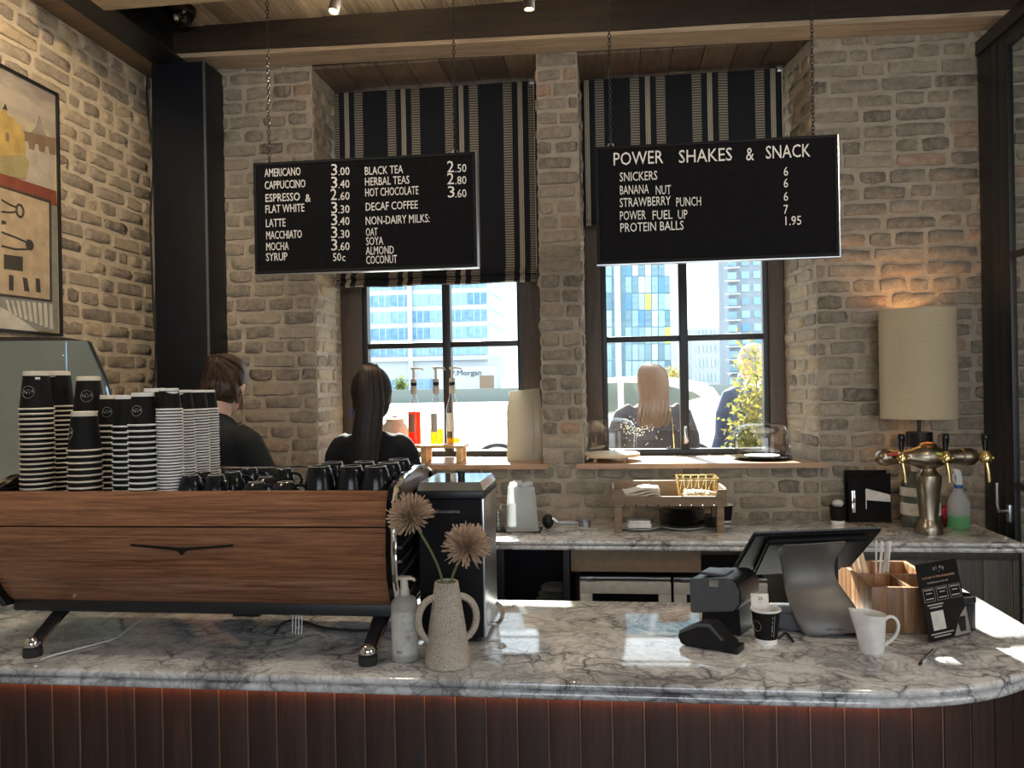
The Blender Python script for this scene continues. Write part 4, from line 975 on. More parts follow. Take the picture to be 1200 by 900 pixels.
flat([(yb, W_(0, 362)[1])] + px((0, 360), (20, 372), (45, 390), (0, 386)) + [(yb, W_(0, 386)[1])], 'pt_pale', .0055)
for i in range(9): flat(px((5 + i * 6.5, 351 + i * .6), (8 + i * 6.5, 351.5 + i * .6), (13 + i * 6, 368 + i * 2.2), (10 + i * 6, 368 + i * 2.2)), 'pt_pale', .0058)
# ================================================================== till and things on the bar
rp = P(975, 748, Z=.95); rp.x += .0
till = thing('till', 'grey pedestal touchscreen till seen from behind on the marble bar', 'till', rp)
def lp(x, y, dy): return P(x, y, Y=rp.y + dy) - rp
rows = [((943, 747), (1013, 742), 0.0), ((934, 731), (1011, 727), .006), ((926, 712), (1002, 708), .03), ((921, 697), (990, 694), .06), ((919, 684), (981, 681), .075), ((917, 668), (978, 665), .08), ((914, 655), (980, 652), .075), ((911, 643), (992, 639), .05), ((912, 638), (994, 633), .03)]
vs = []; fs = []; n = 6
for a, b_, dy in rows:
    A, B = lp(*a, dy), lp(*b_, dy)
    for i in range(n + 1): t_ = i / n; q = A.lerp(B, t_); q.y += .010 * (abs(t_ - .5) * 2) ** 3; vs.append(q)
m_ = n + 1
for j in range(len(rows) - 1):
    for i in range(n): a = j * m_ + i; fs.append((a, a + 1, a + m_ + 1, a + m_))
st = MB().add(vs, fs).build('pedestal', 'pos_metal', till, angle=60); sm = st.modifiers.new('s', 'SOLIDIFY'); sm.thickness = .006; sm.offset = -1; ss = st.modifiers.new('b', 'SUBSURF'); ss.levels = ss.render_levels = 2
bs = []
for (x, y, dy) in ((896, 727, .02), (943, 748, .004), (1013, 742, .004), (1030, 716, .08), (905, 700, .16)): q = P(x, y, Y=rp.y + dy) - rp; bs.append((q.x, q.y))
w2 = lp(1000, 745, 0).x
MB().prism([(-.155, .06), (-.07, .040), (.070, .040), (.088, .06), (.085, .15), (-.14, .15)], .004, .055, 'XY', bev=.006).build('base', 'grey_plastic', till)
MB().bx(-.06, .07, .02, .15, 0, .005).build('foot_pad', 'rubber', till)
MB().bx(-.05, .045, .09, .115, .05, .27, .006).build('spine', 'black_plastic', till)
TL, TR = lp(884, 626, .02), lp(1033, 620, .02); BL = lp(859, 669, .21)
ey = BL - TL; d_ = (P(1033, 620, Y=3) - CAM).normalized(); TR = d_ * ((TL + rp - CAM).dot(ey) / d_.dot(ey)) + CAM - rp
ex = (TR - TL); nz = -ex.cross(ey).normalized()
def slab4(o, ex, ey, nz, a0, a1, b0, b1, t0, t1, bev=0):
    b = MB().bx(a0, a1, b0, b1, t0, t1, bev); M_ = Matrix((ex.normalized(), ey.normalized(), nz)).transposed().to_4x4(); M_.translation = o; return b, M_
b = MB(); Mx = Matrix((ex.normalized(), ey.normalized(), nz)).transposed().to_4x4(); Mx.translation = TL
eyl = ey.length; sk = 0
def shear(mb): mb.v = [(x + 0 * sk * y, y, z) for x, y, z in mb.v]; return mb
sW = ex.length
t1 = MB().prism([(0, 0), (sW, 0), (sW + sk * 0 - .0, eyl), (0, eyl)], -.006, .006, 'XY', bev=.004); t1.v = [tuple(Mx @ Vector(p)) for p in t1.v]; dsp = t1.build('display', 'matte_black', till)
t2 = MB().prism([(.035, .015), (sW - .035, .015), (sW - .05, eyl - .02), (.05, eyl - .02)], .006, .026, 'XY', bev=.006); t2.v = [tuple(Mx @ Vector((x, y, z))) for x, y, z in t2.v]; t2.build('rear_housing', 'matte_black', dsp)
t3 = MB().tube([(0, 0, -.004), (0, eyl, -.004), (sW, eyl, -.004), (sW, 0, -.004)], .003, 6, closed=True); t3.v = [tuple(Mx @ Vector(p)) for p in t3.v]; t3.build('bezel', 'grey_plastic', dsp)
t4 = MB().bx(.01, sW - .01, .01, eyl - .01, -.0075, -.0062); t4.v = [tuple(Mx @ Vector(p)) for p in t4.v]; t4.build('screen', 'black_gloss', dsp)
q = lp(968, 738.5, 0); lettering('DIGITAL', .0065, 'black_plastic', till, (q.x, -.004, q.z), (PI / 2 - .25, 0, 0), .044, depth=.0006)
q = lp(969, 744, 0); lettering('ORACLE', .0055, 'grey_plastic', till, (q.x, -.0045, q.z), (PI / 2 - .15, 0, 0), .044, depth=.0006)
cable([(930, 752), (921, 742), (912, 748), (906, 744), (915, 737), (925, 734)], [.955] * 6, .003, 'rubber', 'black cable coiled beside the till pedestal')

# card printer and terminal
pp = P(838, 744, Z=.95)
pr_ = thing('receipt_printer', 'black receipt printer with a grey end panel beside the till', 'printer', pp, math.radians(-28))
dprof = [(-.070, .05), (-.072, .145), (.040, .160), (.062, .150), (.074, .125), (.072, .09), (.055, .07)]
MB().prism(dprof, .0, .16, 'XZ', bev=.004).build('body', 'black_plastic', pr_)
MB().prism([(x * .97, .004 + z * .985) for x, z in dprof], -.006, -.0005, 'XZ', bev=.002).build('end_panel', 'grey_plastic', pr_)
MB().bx(-.012, .016, -.009, .004, .134, .153, .002).build('latch', 'steel_brushed', pr_)
MB().bx(-.05, .02, .03, .10, .1535, .162, .002).build('paper_slot', 'grey_plastic', pr_)
MB().prism([(-.05, .0), (.065, .0), (.06, .088), (-.045, .06)], .02, .15, 'XZ', bev=.004).build('base', 'black_plastic', pr_)
tp = P(838, 757, Z=.95)
te = thing('card_terminal', 'dark handheld card terminal lying against the receipt printer', 'card terminal', tp, math.radians(-28))
MB().prism([(-.085, .012), (-.085, .035), (-.03, .062), (.005, .066), (.04, .03), (.06, .016), (.058, .004), (-.07, .0)], -.045, .028, 'XZ', bev=.005).build('body', 'black_plastic', te)
MB().prism([(-.080, .040), (-.03, .066), (.004, .070), (.04, .034), (.034, .032), (.002, .062), (-.028, .058), (-.078, .034)], -.0475, -.043, 'XZ').build('side_trim', 'grey_plastic', te)
MB().bx(-.06, .0, -.038, .02, .0, .004, .001, M=T(.0, 0, .052) @ Matrix.Rotation(-.42, 4, 'Y')).build('screen', 'black_gloss', te)
MB().bx(.035, .075, -.04, .015, .0, .018, .004).build('cable_boot', 'black_plastic', te)

# paper cup holding a receipt
cp = P(898, 753, Z=.95)
uc = thing('paper_cup', 'black paper cup with white rim holding a folded receipt beside the till', 'paper cup', cp)
MB().lathe([(0, .006), (.0265, .006), (.0265, .0), (.0285, .0), (.0292, .014)], 28).build('base_band', 'cup_white', uc)
MB().lathe([(.0291, .014), (.0375, .086)], 28).build('wall', 'cup_black', uc)
MB().lathe([(.0375, .086), (.0395, .0875), (.0402, .090), (.039, .0925), (.037, .0915), (.036, .086), (.028, .008), (0, .008)], 28).build('rim', 'cup_white', uc)
b = MB()
def on_up(pts, ang, r, closed=False):
    out = []
    for s, z in pts: R = .0291 + (.0375 - .0291) * (z - .014) / .072 + .0008; a = ang + s / R; out.append((R * math.cos(a), R * math.sin(a), z))
    b.tube(out, r, 4, closed=closed)
on_up([(math.cos(2 * PI * i / 20) * .014, .05 + math.sin(2 * PI * i / 20) * .014) for i in range(20)], -PI / 2 - .95, .0004, True)
on_up([(.0, .022), (.0, .08)], -PI / 2 + .48, .0005)
for z0, z1 in ((.026, .030), (.036, .056), (.06, .066), (.072, .078)): on_up([(-.006, z0), (-.006, z1)], -PI / 2 + .48, .0009)
b.build('printed_logo', 'logo_ink', uc)
rcpt = MB(); vs = []; fs = []
for i in range(9):
    a = -.5 + i / 8; x_ = -.010 + a * .046; y_ = .012 + .012 * a * a
    vs += [(x_, y_, .03), (x_ - .002, y_ + .006, .125)]
fs = [(2 * i, 2 * i + 2, 2 * i + 3, 2 * i + 1) for i in range(8)]
rc = tag(MB().add(vs, fs).build('receipt', 'paper', None, cp, 60), 'folded white till receipt standing in the paper cup', 'receipt'); rc.modifiers.new('s', 'SOLIDIFY').thickness = .0006
lettering('25', .008, 'black_plastic', rc, (-.018, .0118, .110), (PI / 2 - .06, 0, 0), .012, depth=.0002)

# milk jug
jp = P(1021, 763, Z=.95)
ju = thing('milk_jug', 'small white porcelain jug with a pouring lip on the marble bar', 'jug', jp, 0)
prof = [(0, .0), (.030, 0), (.0315, .003), (.0335, .04), (.036, .08), (.0385, .098), (.0365, .0985), (.034, .08), (.031, .02), (.0, .008)]
jb = MB().lathe(prof, 40)
nv = []
for x_, y_, z_ in jb.v:
    a = math.atan2(y_, x_); k2 = max(0, math.cos(a - PI)) ** 14 * max(0, (z_ - .045) / .053); lift = max(0, (z_ - .08) / .018)
    r = math.hypot(x_, y_) + .016 * k2 * (1 if z_ > .04 else 0); z2 = z_ + .010 * lift * (max(0, math.cos(a - PI)) ** 4 - .35 * max(0, math.cos(a)))
    nv.append((r * math.cos(a), r * math.sin(a), z2))
jb.v = nv; jb.build('body', 'white_ceramic', ju)
MB().tube(bez((.034, 0, .080), (.050, 0, .104), (.080, 0, .078), (.062, 0, .045), 8)[:-1] + bez((.062, 0, .045), (.054, 0, .03), (.042, 0, .024), (.033, 0, .016), 5), .0042, 8, sx=1.3).build('handle', 'white_ceramic', ju)

# wooden caddy with straws and stirrers
k0 = P(1022, 745, Z=.95); k0.y = 2.325; k0.x = P(1022, 720, Y=2.325).x; kx1 = P(1102, 743, Y=k0.y).x
KW = kx1 - k0.x + .03; KD = .34; KH = .125
ca = thing('condiment_caddy', 'acacia wood caddy with four open compartments behind the milk jug', 'caddy', (k0.x, k0.y, .95))
for (a, b_, c, d) in ((0, KW, 0, .012), (0, KW, KD - .012, KD), (0, .012, .012, KD - .012), (KW - .012, KW, .012, KD - .012), (KW * .48, KW * .48 + .010, .012, KD - .012), (.012, KW * .48, KD * .46, KD * .46 + .010), (KW * .48 + .01, KW - .012, KD * .46, KD * .46 + .010)):
    L = b_ - a; along_x = (b_ - a) > (d - c); nn = max(1, round((L if along_x else d - c) / .045))
    for i in range(nn):
        if along_x: bb = (a + L * i / nn, a + L * (i + 1) / nn, c, d)
        else: bb = (a, b_, c + (d - c) * i / nn, c + (d - c) * (i + 1) / nn)
        MB().bx(-(bb[1] - bb[0]) / 2, (bb[1] - bb[0]) / 2, -(bb[3] - bb[2]) / 2, (bb[3] - bb[2]) / 2, 0, KH, .0012).build('stave', 'acacia', ca, ((bb[0] + bb[1]) / 2, (bb[2] + bb[3]) / 2, 0))
MB().bx(.012, KW - .012, .012, KD - .012, .002, .008).build('base', 'acacia', ca)
ko = Vector((k0.x, k0.y, .95)); rn_ = random.Random(9)
strm = MB().lathe([(.0030, 0), (.0030, .20), (.0025, .20), (.0025, 0)], 8, closed=True).mesh('straw', 'straw_white')
stim = MB().box((0, 0, .085), (.006, .0016, .17), .0006).mesh('stirrer', 'kraft')
for i in range(12):
    o = put('paper_straw', strm, None, ko + Vector((KW * .36 + (i % 4) * .008, KD * .56 + (i // 4) * .010, .012))); o.rotation_euler = (rn_.uniform(-.06, .10), rn_.uniform(.02, .14), 0)
    tag(o, 'white drinking straw standing in the wooden caddy', 'straw', 'straws in the caddy')
for i in range(14):
    o = put('stirrer', stim, None, ko + Vector((KW * .24 + (i % 5) * .0075, KD * .64 + (i // 5) * .008, .012))); o.rotation_euler = (rn_.uniform(-.10, .0), rn_.uniform(-.24, -.12), rn_.uniform(-.4, .4))
    tag(o, 'flat wooden stirrer leaning in the wooden caddy', 'stirrer', 'stirrers in the caddy')

# printed card in a stand
BLc = P(1090, 753, Z=.954); BRc = P(1138, 742, Z=.954); TLc = P(1073, 662, Y=BLc.y + .035)
ex = (BRc - BLc); ey = TLc - BLc; exn = ex.normalized(); nzc = exn.cross(ey).normalized(); eyn = nzc.cross(exn)
Mc = Matrix((exn, eyn, nzc)).transposed().to_4x4(); Mc.translation = BLc
cw, chh = ex.length, ey.dot(eyn)
sg_ = thing('sign_card', 'black printed loyalty card sign leaning back beside the wooden caddy', 'sign'); sg_.matrix_world = Mc
MB().bx(0, cw, 0, chh, -.002, 0, .0006).build('card', 'cup_black', sg_)
MB().prism([(.0, 0), (cw, 0), (cw, .012), (0, .012)], -.012, -.0025, 'XY').build('foot', 'clear_plastic', sg_)
fl_ = (0, 0, 0)
def fan(word, cx_, cy_, h, spread, mat):
    for i, ch in enumerate(word):
        f = i - (len(word) - 1) / 2; lettering(ch, h, mat, sg_, (cx_ + f * spread - .3 * h, cy_ - f * f * h * .18, .0003), (0, 0, -f * .18), depth=.0003)
fan('DIME', cw * .52, chh * .905, .0085, .012, 'logo_ink')
MB().box((cw * .52, chh * .875, .0006), (.006, .001, .0005)).build('printed_mark', 'logo_ink', sg_)
lettering('LOYALTY PROGRAMME', .005, 'letter_copper', sg_, (cw * .10, chh * .795, .0003), fl_, cw * .78, depth=.0003)
lettering('DOWNLOAD THE APP', .0036, 'logo_ink', sg_, (cw * .2, chh * .73, .0003), fl_, cw * .5, depth=.0003)
for i in range(3):
    x0 = cw * (.06 + i * .315); x1 = x0 + cw * .26; z0, z1 = chh * .50, chh * .675
    MB().tube([(x0, z0, .0004), (x1, z0, .0004), (x1, z1, .0004), (x0, z1, .0004)], .0006, 4, closed=True).build('printed_box', 'logo_ink', sg_)
    for kz, ww in ((.86, .8), (.6, .5), (.2, .7)): MB().bx(x0 + (x1 - x0) * (.5 - ww / 2), x0 + (x1 - x0) * (.5 + ww / 2), z0 + (z1 - z0) * kz - .0014, z0 + (z1 - z0) * kz + .0014, .0002, .0006).build('print_line', 'logo_ink', sg_)
for z_, a, b_ in ((.455, .1, .48), (.42, .14, .44), (.085, .06, .6), (.05, .12, .52)): MB().bx(cw * a, cw * b_, chh * z_ - .0016, chh * z_ + .0016, .0002, .0006).build('print_line', 'logo_ink', sg_)
MB().bx(cw * .14, cw * .44, chh * .13, chh * .37, .0002, .0006).build('white_patch', 'label_paper', sg_)
MB().prism([(cw * .60, .002), (cw * .999, .002), (cw * .999, chh * .36), (cw * .80, chh * .24)], .0002, .0005, 'XY').build('photo_corner', 'pt_grey', sg_)
MB().prism([(cw * .76, chh * .05), (cw * .90, chh * .05), (cw * .94, chh * .24), (cw * .72, chh * .24)], .0005, .0008, 'XY').build('photo_cup', 'black_plastic', sg_)
jr = P(1128, 742, Z=.95); jr.y += .05; jr.x += .02
tj = thing('storage_jar', 'small round black jar behind the leaning sign', 'jar', jr)
MB().lathe([(0, 0), (.030, 0), (.033, .004), (.033, .070), (.030, .073), (0, .073)], 24).build('body', 'black_plastic', tj)
MB().lathe([(0, .073), (.034, .073), (.035, .078), (.034, .092), (.024, .092), (.022, .086), (0, .086)], 24).build('lid', 'black_plastic', tj)
op = P(1079, 777, Z=.956); oq = P(1096, 761, Z=.956)
to = thing('bottle_opener', 'small chrome pen shaped tool lying on the marble bar', 'tool', op)
MB().tube([(0, 0, 0), (oq - op) * .4, oq - op], [.005, .006, .0055], 10).build('shaft', 'chrome', to); d = (oq - op).normalized()
MB().tube([d * -.010, d * .006], [.003, .0052], 10).build('tip', 'steel_black', to); MB().tube([d * .02 + Vector((0, 0, .006)), d * .05 + Vector((0, 0, .008))], .0016, 6).build('clip', 'chrome', to)

# ================================================================== on the back worktop
tr = P(603, 622, Z=.95)
mat_ = tag(MB().bx(-.11, .13, -.055, .075, 0, .008, .003).build('drip_mat', 'rubber', None, (tr.x, tr.y, .95)), 'black rubber drip mat under the glasses by the wall', 'mat')
zt = .958
def tumbler(x, y, r, h, label, mat='clear_glass'):
    th = thing('glass_tumbler', label, 'glass', (x, y, zt), 0, 'glasses on the drip mat')
    MB().lathe([(r, 0), (r * 1.02, .002), (r * .86, h), (r * .84, h - .003), (r * .84, h - .012), (0, h - .012)], 24).build('wall', mat, th); MB().lathe([(r - .002, .001), (r * .83, h - .016), (0, h - .016)], 24).build('inner_wall', mat, th)
tumbler(tr.x - .075, tr.y - .01, .030, .085, 'clear glass tumbler upturned on the mat nearest the dispenser'); tumbler(tr.x - .072, tr.y + .056, .030, .11, 'taller clear glass upturned on the mat behind the blender jug')
jg = thing('blender_jug', 'translucent plastic blender jug standing upside down on the drip mat', 'jug', (tr.x + .035, tr.y + .005, zt), .2)
def rsq(w, z, n=6, cr=.3):
    out = []
    for q in range(4):
        for i in range(n): a = PI / 2 * (q + i / (n - 1)) ; cx_, cy_ = ((1, 1), (-1, 1), (-1, -1), (1, -1))[q]; out.append((w * (cx_ * (1 - cr) + cr * math.cos(a)), w * (cy_ * (1 - cr) + cr * math.sin(a)), z))
    return out
rings = [(.078, 0), (.079, .006), (.074, .012), (.068, .10), (.060, .20), (.056, .205)]; n = 24; vs = sum([rsq(w_, z_) for w_, z_ in rings], []); fs = []
for k in range(len(rings) - 1):
    for i in range(n): j = (i + 1) % n; fs.append((k * n + i, k * n + j, (k + 1) * n + j, (k + 1) * n + i))
fs.append(tuple(range(5 * n, 6 * n))); MB().add(vs, fs).build('jug_wall', 'frosted_plastic', jg)
MB().add([(x * .94, y * .94, z + .002) for x, y, z in vs], fs).build('inner_wall', 'clear_plastic', jg)
for a in (0, PI / 2, PI, 3 * PI / 2): MB().bx(.030, .054, -.02, .02, .205, .225, .003, M=rotz(a + .4)).build('lug', 'frosted_plastic', jg)
MB().lathe([(.012, 0.02), (.014, .12), (0, .122)], 16, c=(-.02, -.03, 0)).build('inner_tube', 'clear_plastic', jg)
kn = P(645, 616, Z=.95)
tl = thing('portafilter', 'black handled portafilter with steel spout lying by the blender jug', 'portafilter', (tr.x + .155, tr.y + .07, .95))
MB().ell((0, .0, .035), (.030, .028, .035), 16, 10).build('handle_end', 'black_plastic', tl); MB().tube([(0, 0, .055), (.03, -.01, .045), (.05, -.02, .030)], .008, 8).build('neck', 'steel_brushed', tl)
MB().tube([(.02, .0, .028), (.12, .02, .022), (.15, .02, .022)], [.012, .010, .008], 10).build('grip', 'steel_brushed', tl)
MB().lathe([(.028, 0), (.030, .028), (.032, .03), (.026, .03), (.024, .004), (0, .004)], 20, c=(.175, .02, .004)).build('basket', 'steel_brushed', tl)
tg = thing('tongs', 'short steel tongs lying on the worktop beside the portafilter', 'tongs', (tr.x + .24, tr.y - .02, .95))
MB().tube([(0, 0, .006), (.07, .03, .010), (.13, .0, .006)], .004, 6).build('arm', 'steel_brushed', tg); MB().tube([(0, .012, .006), (.07, .045, .010), (.13, .02, .006)], .004, 6).build('arm', 'steel_brushed', tg)

# wooden riser
r0 = P(722, 624, Z=.95); r1 = P(848, 626, Z=.95); RYF = (r0.y + r1.y) / 2; RW = P(852, 600, Y=RYF).x - P(717, 600, Y=RYF).x; rx0 = P(717, 600, Y=RYF).x
ri = thing('wooden_riser', 'rustic wooden riser tray on four legs standing on the back worktop', 'riser', (rx0, RYF, .95))
RH = P(780, 592, Y=RYF).z - .95; RT = P(780, 581.5, Y=RYF).z - .95; RE = P(780, 573.5, Y=RYF).z - .95; RD = .24
for x_ in (.012, RW - .045):
    for y_ in (.002, RD - .035): MB().bx(x_, x_ + .033, y_, y_ + .033, 0, RH, .002).build('leg', 'riser_wood', ri)
for i in range(4): MB().bx(.008, RW - .008, .004 + i * (RD - .01) / 4, (i + 1) * (RD - .01) / 4, RH, RH + .012, .001).build('slat', 'riser_wood', ri)
fp = [(0, RH - .004), (RW, RH - .004), (RW, RE), (RW - .04, RE), (RW - .05, RT), (.065, RT), (.05, RE), (0, RE)]
MB().prism(fp, -.014, 0, 'XZ', bev=.001).build('front_rail', 'riser_wood', ri)
MB().bx(0, RW, RD, RD + .014, RH - .004, RE + .012, .0015).build('back_rail', 'riser_wood', ri)
for x_ in (-.0, RW - .013): MB().bx(x_, x_ + .013, 0, RD, RH, RE + .004, .0015).build('end_rail', 'riser_wood', ri)
for i in range(9): MB().lathe([(0, 0), (.0035, .0), (.002, .004), (0, .004)], 8, M=T(.06 + i * (RW - .12) / 8, -.016, RH + .002) @ Matrix.Rotation(-PI / 2, 4, 'X')).build('nail', 'chrome', ri)
ro = Vector((rx0, RYF, .95)); zc_ = RH + .014
for i in range(5):
    vs = []; fs = []; dx = .004 * (i % 2)
    for a in range(9):
        for c_ in range(3): x_ = .05 + a * .0215 + dx; vs.append((x_, .03 + c_ * .075, zc_ + .007 + i * .009 + .006 * math.sin(a * .8 + i) + .004 * (a / 8) * i))
    fs = [(a * 3 + c_, a * 3 + 3 + c_, a * 3 + 4 + c_, a * 3 + 1 + c_) for a in range(8) for c_ in range(2)]
    o = MB().add(vs, fs).build('folded_napkin', 'linen', None, ro, 60); m = o.modifiers.new('s', 'SOLIDIFY'); m.thickness = .007; m.offset = -1; tag(o, 'cream cloth napkin folded flat in the pile on the wooden riser', 'napkin', 'napkins on the riser')
wbx = P(795, 580, Y=RYF + .03).x; wbX = P(842, 580, Y=RYF + .03).x; BWd = wbX - wbx
wb_ = thing('wire_basket', 'gold wire basket of white sachets on the wooden riser', 'basket', (wbx, RYF + .02, .95 + zc_))
g = MB(); H_ = .105; D_ = .16
for z_, e, nm in ((.003, .012, 'base_ring'), (H_, 0, 'rim')): MB().tube([(e, e, z_), (BWd - e, e, z_), (BWd - e, D_ - e, z_), (e, D_ - e, z_)], .0028, 6, closed=True).build(nm, 'gold_wire', wb_)
g2 = 5
for i in range(g2 + 1):
    a, c_ = .012 + (BWd - .024) * i / g2, BWd * i / g2
    for y0, y1 in ((.012, 0), (D_ - .012, D_)): g.tube([(a, y0, .003), (c_, y1, H_)], .0018, 5); g.tube([(a, y0, .003), (BWd * min(g2, i + 1) / g2, y1, H_)], .0014, 5)
for i in range(5):
    y_ = .012 + i * (D_ - .024) / 4
    for a, c_ in ((.012, 0), (BWd - .012, BWd)): g.tube([(a, y_, .003), (c_, D_ * i / 4, H_)], .0018, 5)
    g.tube([(.012, y_, .003), (BWd - .012, y_, .003)], .0014, 5)
stuff(g.build('wires', 'gold_wire', wb_))
sam = MB().box((0, 0, 0), (.055, .07, .006), .002).mesh('sachet', 'paper')
for i in range(9):
    o = put('sachet', sam, None, (wbx + .05 + (i % 3) * (BWd - .1) / 2 + .004 * (i // 3), RYF + .02 + .06 + .008 * (i % 2), .95 + zc_ + .010 + (i // 3) * .014)); o.rotation_euler = (.0, .08 * (i // 3), .3 * (i % 3 - 1)); tag(o, 'white paper sachet lying in the gold wire basket', 'sachet', 'sachets in the wire basket')
# plates under the riser
plm = MB().lathe([(0, .002), (.055, .0), (.070, .002), (.108, .014), (.1085, .016), (.104, .0145), (.07, .006), (0, .006)], 36)
def plate(x, y, z, mat, s, label, grp):
    o = put('plate', plm.mesh('plate', mat) if (mat, 'p') not in BRICKS else BRICKS[(mat, 'p')], None, (x, y, z)); BRICKS[(mat, 'p')] = o.data; o.scale = (s, s, s); return tag(o, label, 'plate', grp)
q1 = P(799, 612, Y=RYF + .13); plate(q1.x, q1.y, .9505, 'white_ceramic', 1.0, 'white plate at the bottom of the dark plate stack under the riser', None)
for i in range(9): plate(q1.x + .003 * math.sin(i * 2.1), q1.y, .9555 + (i + 1) * .0095, 'black_ceramic', .98 - (.12 if i > 6 else 0), 'black plate in the stack under the wooden riser', 'plates under the riser')
q2 = P(831, 612, Y=RYF + .185)
for i in range(5): plate(q2.x, q2.y + .03, .9505 + i * .0095, 'black_ceramic', .55, 'small black saucer stacked behind the riser leg', 'saucers under the riser')
q3 = P(749, 612, Y=RYF + .11); plate(q3.x, q3.y, .9505, 'white_ceramic', .92, 'white plate holding a folded cloth under the riser', None)
tag(MB().box((0, 0, .014), (.115, .09, .026), .010).box((.002, .002, .032), (.10, .085, .014), .006).build('folded_cloth', 'paper', None, (q3.x, q3.y, .958)), 'white folded cloth lying on the white plate under the riser', 'cloth')
pc = put('paper_cup', CUPS['M'][0], None, (P(850, 610, Y=RYF + .30).x, RYF + .30, 1.041)); pc.rotation_euler = (PI, 0, 0); tag(pc, 'black paper cup standing right way up beside the riser by the wall', 'paper cup')

# plates stacked below, on the open shelf
for k_, (px_, n_, py_) in enumerate(((640, 7, 0), (668, 4, 0))):
    q = P(px_, 700, Y=3.80)
    for i in range(n_):
        plate(q.x + (.012 * i if k_ == 0 else -.008 * i) - .03, q.y, .506 + i * .030, 'pt_slate', .62, ('black saucer in the taller stack on the shelf beside the fridge', 'black saucer in the shorter stack on the shelf beside the fridge')[k_], 'saucers below the worktop').rotation_euler = (.12, .0, 0)

# folder box, lidded cup
f0 = P(995, 612, Z=.95); f1 = P(1060, 612, Y=f0.y); FW = 1.335 - f0.x
fo = thing('document_holder', 'black document holder with loose white papers against the brick wall', 'holder', (f0.x, f0.y, .95))
fh = P(1000, 560, Y=f0.y).z - .95
MB().prism([(0, 0), (FW, 0), (FW, fh + .02), (FW * .62, fh + .02), (FW * .48, fh - .005), (0, fh)], .0, .008, 'XZ', bev=.001).build('front_board', 'felt_black', fo)
MB().bx(0, FW, .06, .068, 0, fh + .03, .001).build('back_board', 'felt_black', fo); MB().bx(0, FW, .008, .06, 0, .006).build('base', 'felt_black', fo)
MB().prism([(FW * .42, fh * .50), (FW * .98, fh * .46), (FW * .98, fh * .62), (FW * .42, fh * .76)], -.004, -.001, 'XZ').build('paper_slip', 'paper', fo); MB().prism([(FW * .40, fh * .30), (FW * .42, fh * .30), (FW * .42, fh * .75), (FW * .40, fh * .75)], -.004, -.001, 'XZ').build('paper_slip', 'paper', fo)
MB().bx(.012, .03, -.010, -.001, fh * .22, fh * .72, .003).build('clip', 'chrome', fo)
c0 = P(982, 613, Z=.95)
cu_ = thing('takeaway_cup', 'black takeaway cup with a clear domed lid of napkins beside the document holder', 'cup', c0)
MB().lathe([(0, 0), (.030, 0), (.031, .012), (.038, .085), (.036, .085), (.028, .01), (0, .01)], 24).build('wall', 'cup_black', cu_); MB().lathe([(.039, .084), (.040, .09), (.036, .10), (.033, .135), (.030, .14), (0, .14)], 24).build('lid', 'clear_plastic', cu_)
MB().ell((0, 0, .095), (.028, .028, .02), 10, 6).build('filling', 'paper', cu_); MB().lathe([(.0303, 0), (.0315, .014)], 24).build('base_band', 'cup_white', cu_)

# beer tap tower
t0 = P(1089, 625, Z=.95)
bt_ = thing('beer_tap_tower', 'bronze beer tap tower with three black handled taps on the back worktop', 'beer tap', t0)
ts = 1 / SC(t0)
zb = lambda y: (625 - y) * ts
MB().lathe([(0, 0), (14.5 * ts, 0), (15 * ts, zb(621)), (14.5 * ts, zb(615)), (11 * ts, zb(610)), (10 * ts, zb(606)), (13 * ts, zb(575)), (14.5 * ts, zb(562)), (14 * ts, zb(557)), (10 * ts, zb(553)), (8 * ts, zb(550)), (8 * ts, zb(545)), (0, zb(545))], 32).build('column', 'bronze_metal', bt_)
az = zb(535.5); ROTY = Matrix.Rotation(PI / 2, 4, 'Y')
def xl(a): return (a - 1089) * ts
arm = [(0, xl(1030)), (5 * ts, xl(1031)), (9 * ts, xl(1035)), (10.5 * ts, xl(1041)), (9 * ts, xl(1048)), (8.2 * ts, xl(1050)), (8.2 * ts, xl(1066)), (9 * ts, xl(1069)), (11.5 * ts, xl(1075)), (15 * ts, xl(1083)), (15.5 * ts, xl(1092)), (12 * ts, xl(1101)), (8.8 * ts, xl(1107)), (8.8 * ts, xl(1126)), (10 * ts, xl(1127)), (10.5 * ts, xl(1132)), (9.5 * ts, xl(1139)), (6 * ts, xl(1143)), (0, xl(1144))]
MB().lathe(arm, 28, M=T(0, 0, az) @ ROTY).build('cross_arm', 'bronze_metal', bt_)
MB().ell((0, 0, az + 14 * ts), (10 * ts, 10 * ts, 4 * ts), 20, 8).build('top_cap', 'copper', bt_)
for a, col_ in ((1055.5, 'red_plastic'), (1104, 'lime_plastic'), (1147, None)):
    x_ = xl(a); y_ = -.055
    tap = MB().tube([(x_ - (0.02 if a > 1140 else 0), 0, az), (x_, -.02, az), (x_, -.05, az)], .013, 12).lathe([(0, -.02), (.020, -.02), (.024, -.012), (.024, .008), (.016, .022), (.012, .03), (0, .032)], 16, c=(x_, y_, az)).tube([(x_, y_, az - .015), (x_ + .003, y_ - .008, az - .05), (x_ + .010, y_ - .008, az - .105)], [.011, .0085, .0075], 12).build('tap', 'brass', bt_)
    MB().lathe([(0, .03), (.009, .032), (.011, .05), (.016, .085), (.016, .10), (.012, .108), (0, .109)], 16, c=(x_ - .003, y_, az)).build('handle', 'black_gloss', tap)
    MB().ell((x_ + .024, y_, az), (.010, .012, .012), 10, 6).build('knob', 'brass', tap)
    if col_: MB().bx(x_ - .058, x_ - .016, -11 * ts - .012, -8 * ts, az + .012, az + .024, .002).build('name_plate', col_, tap)
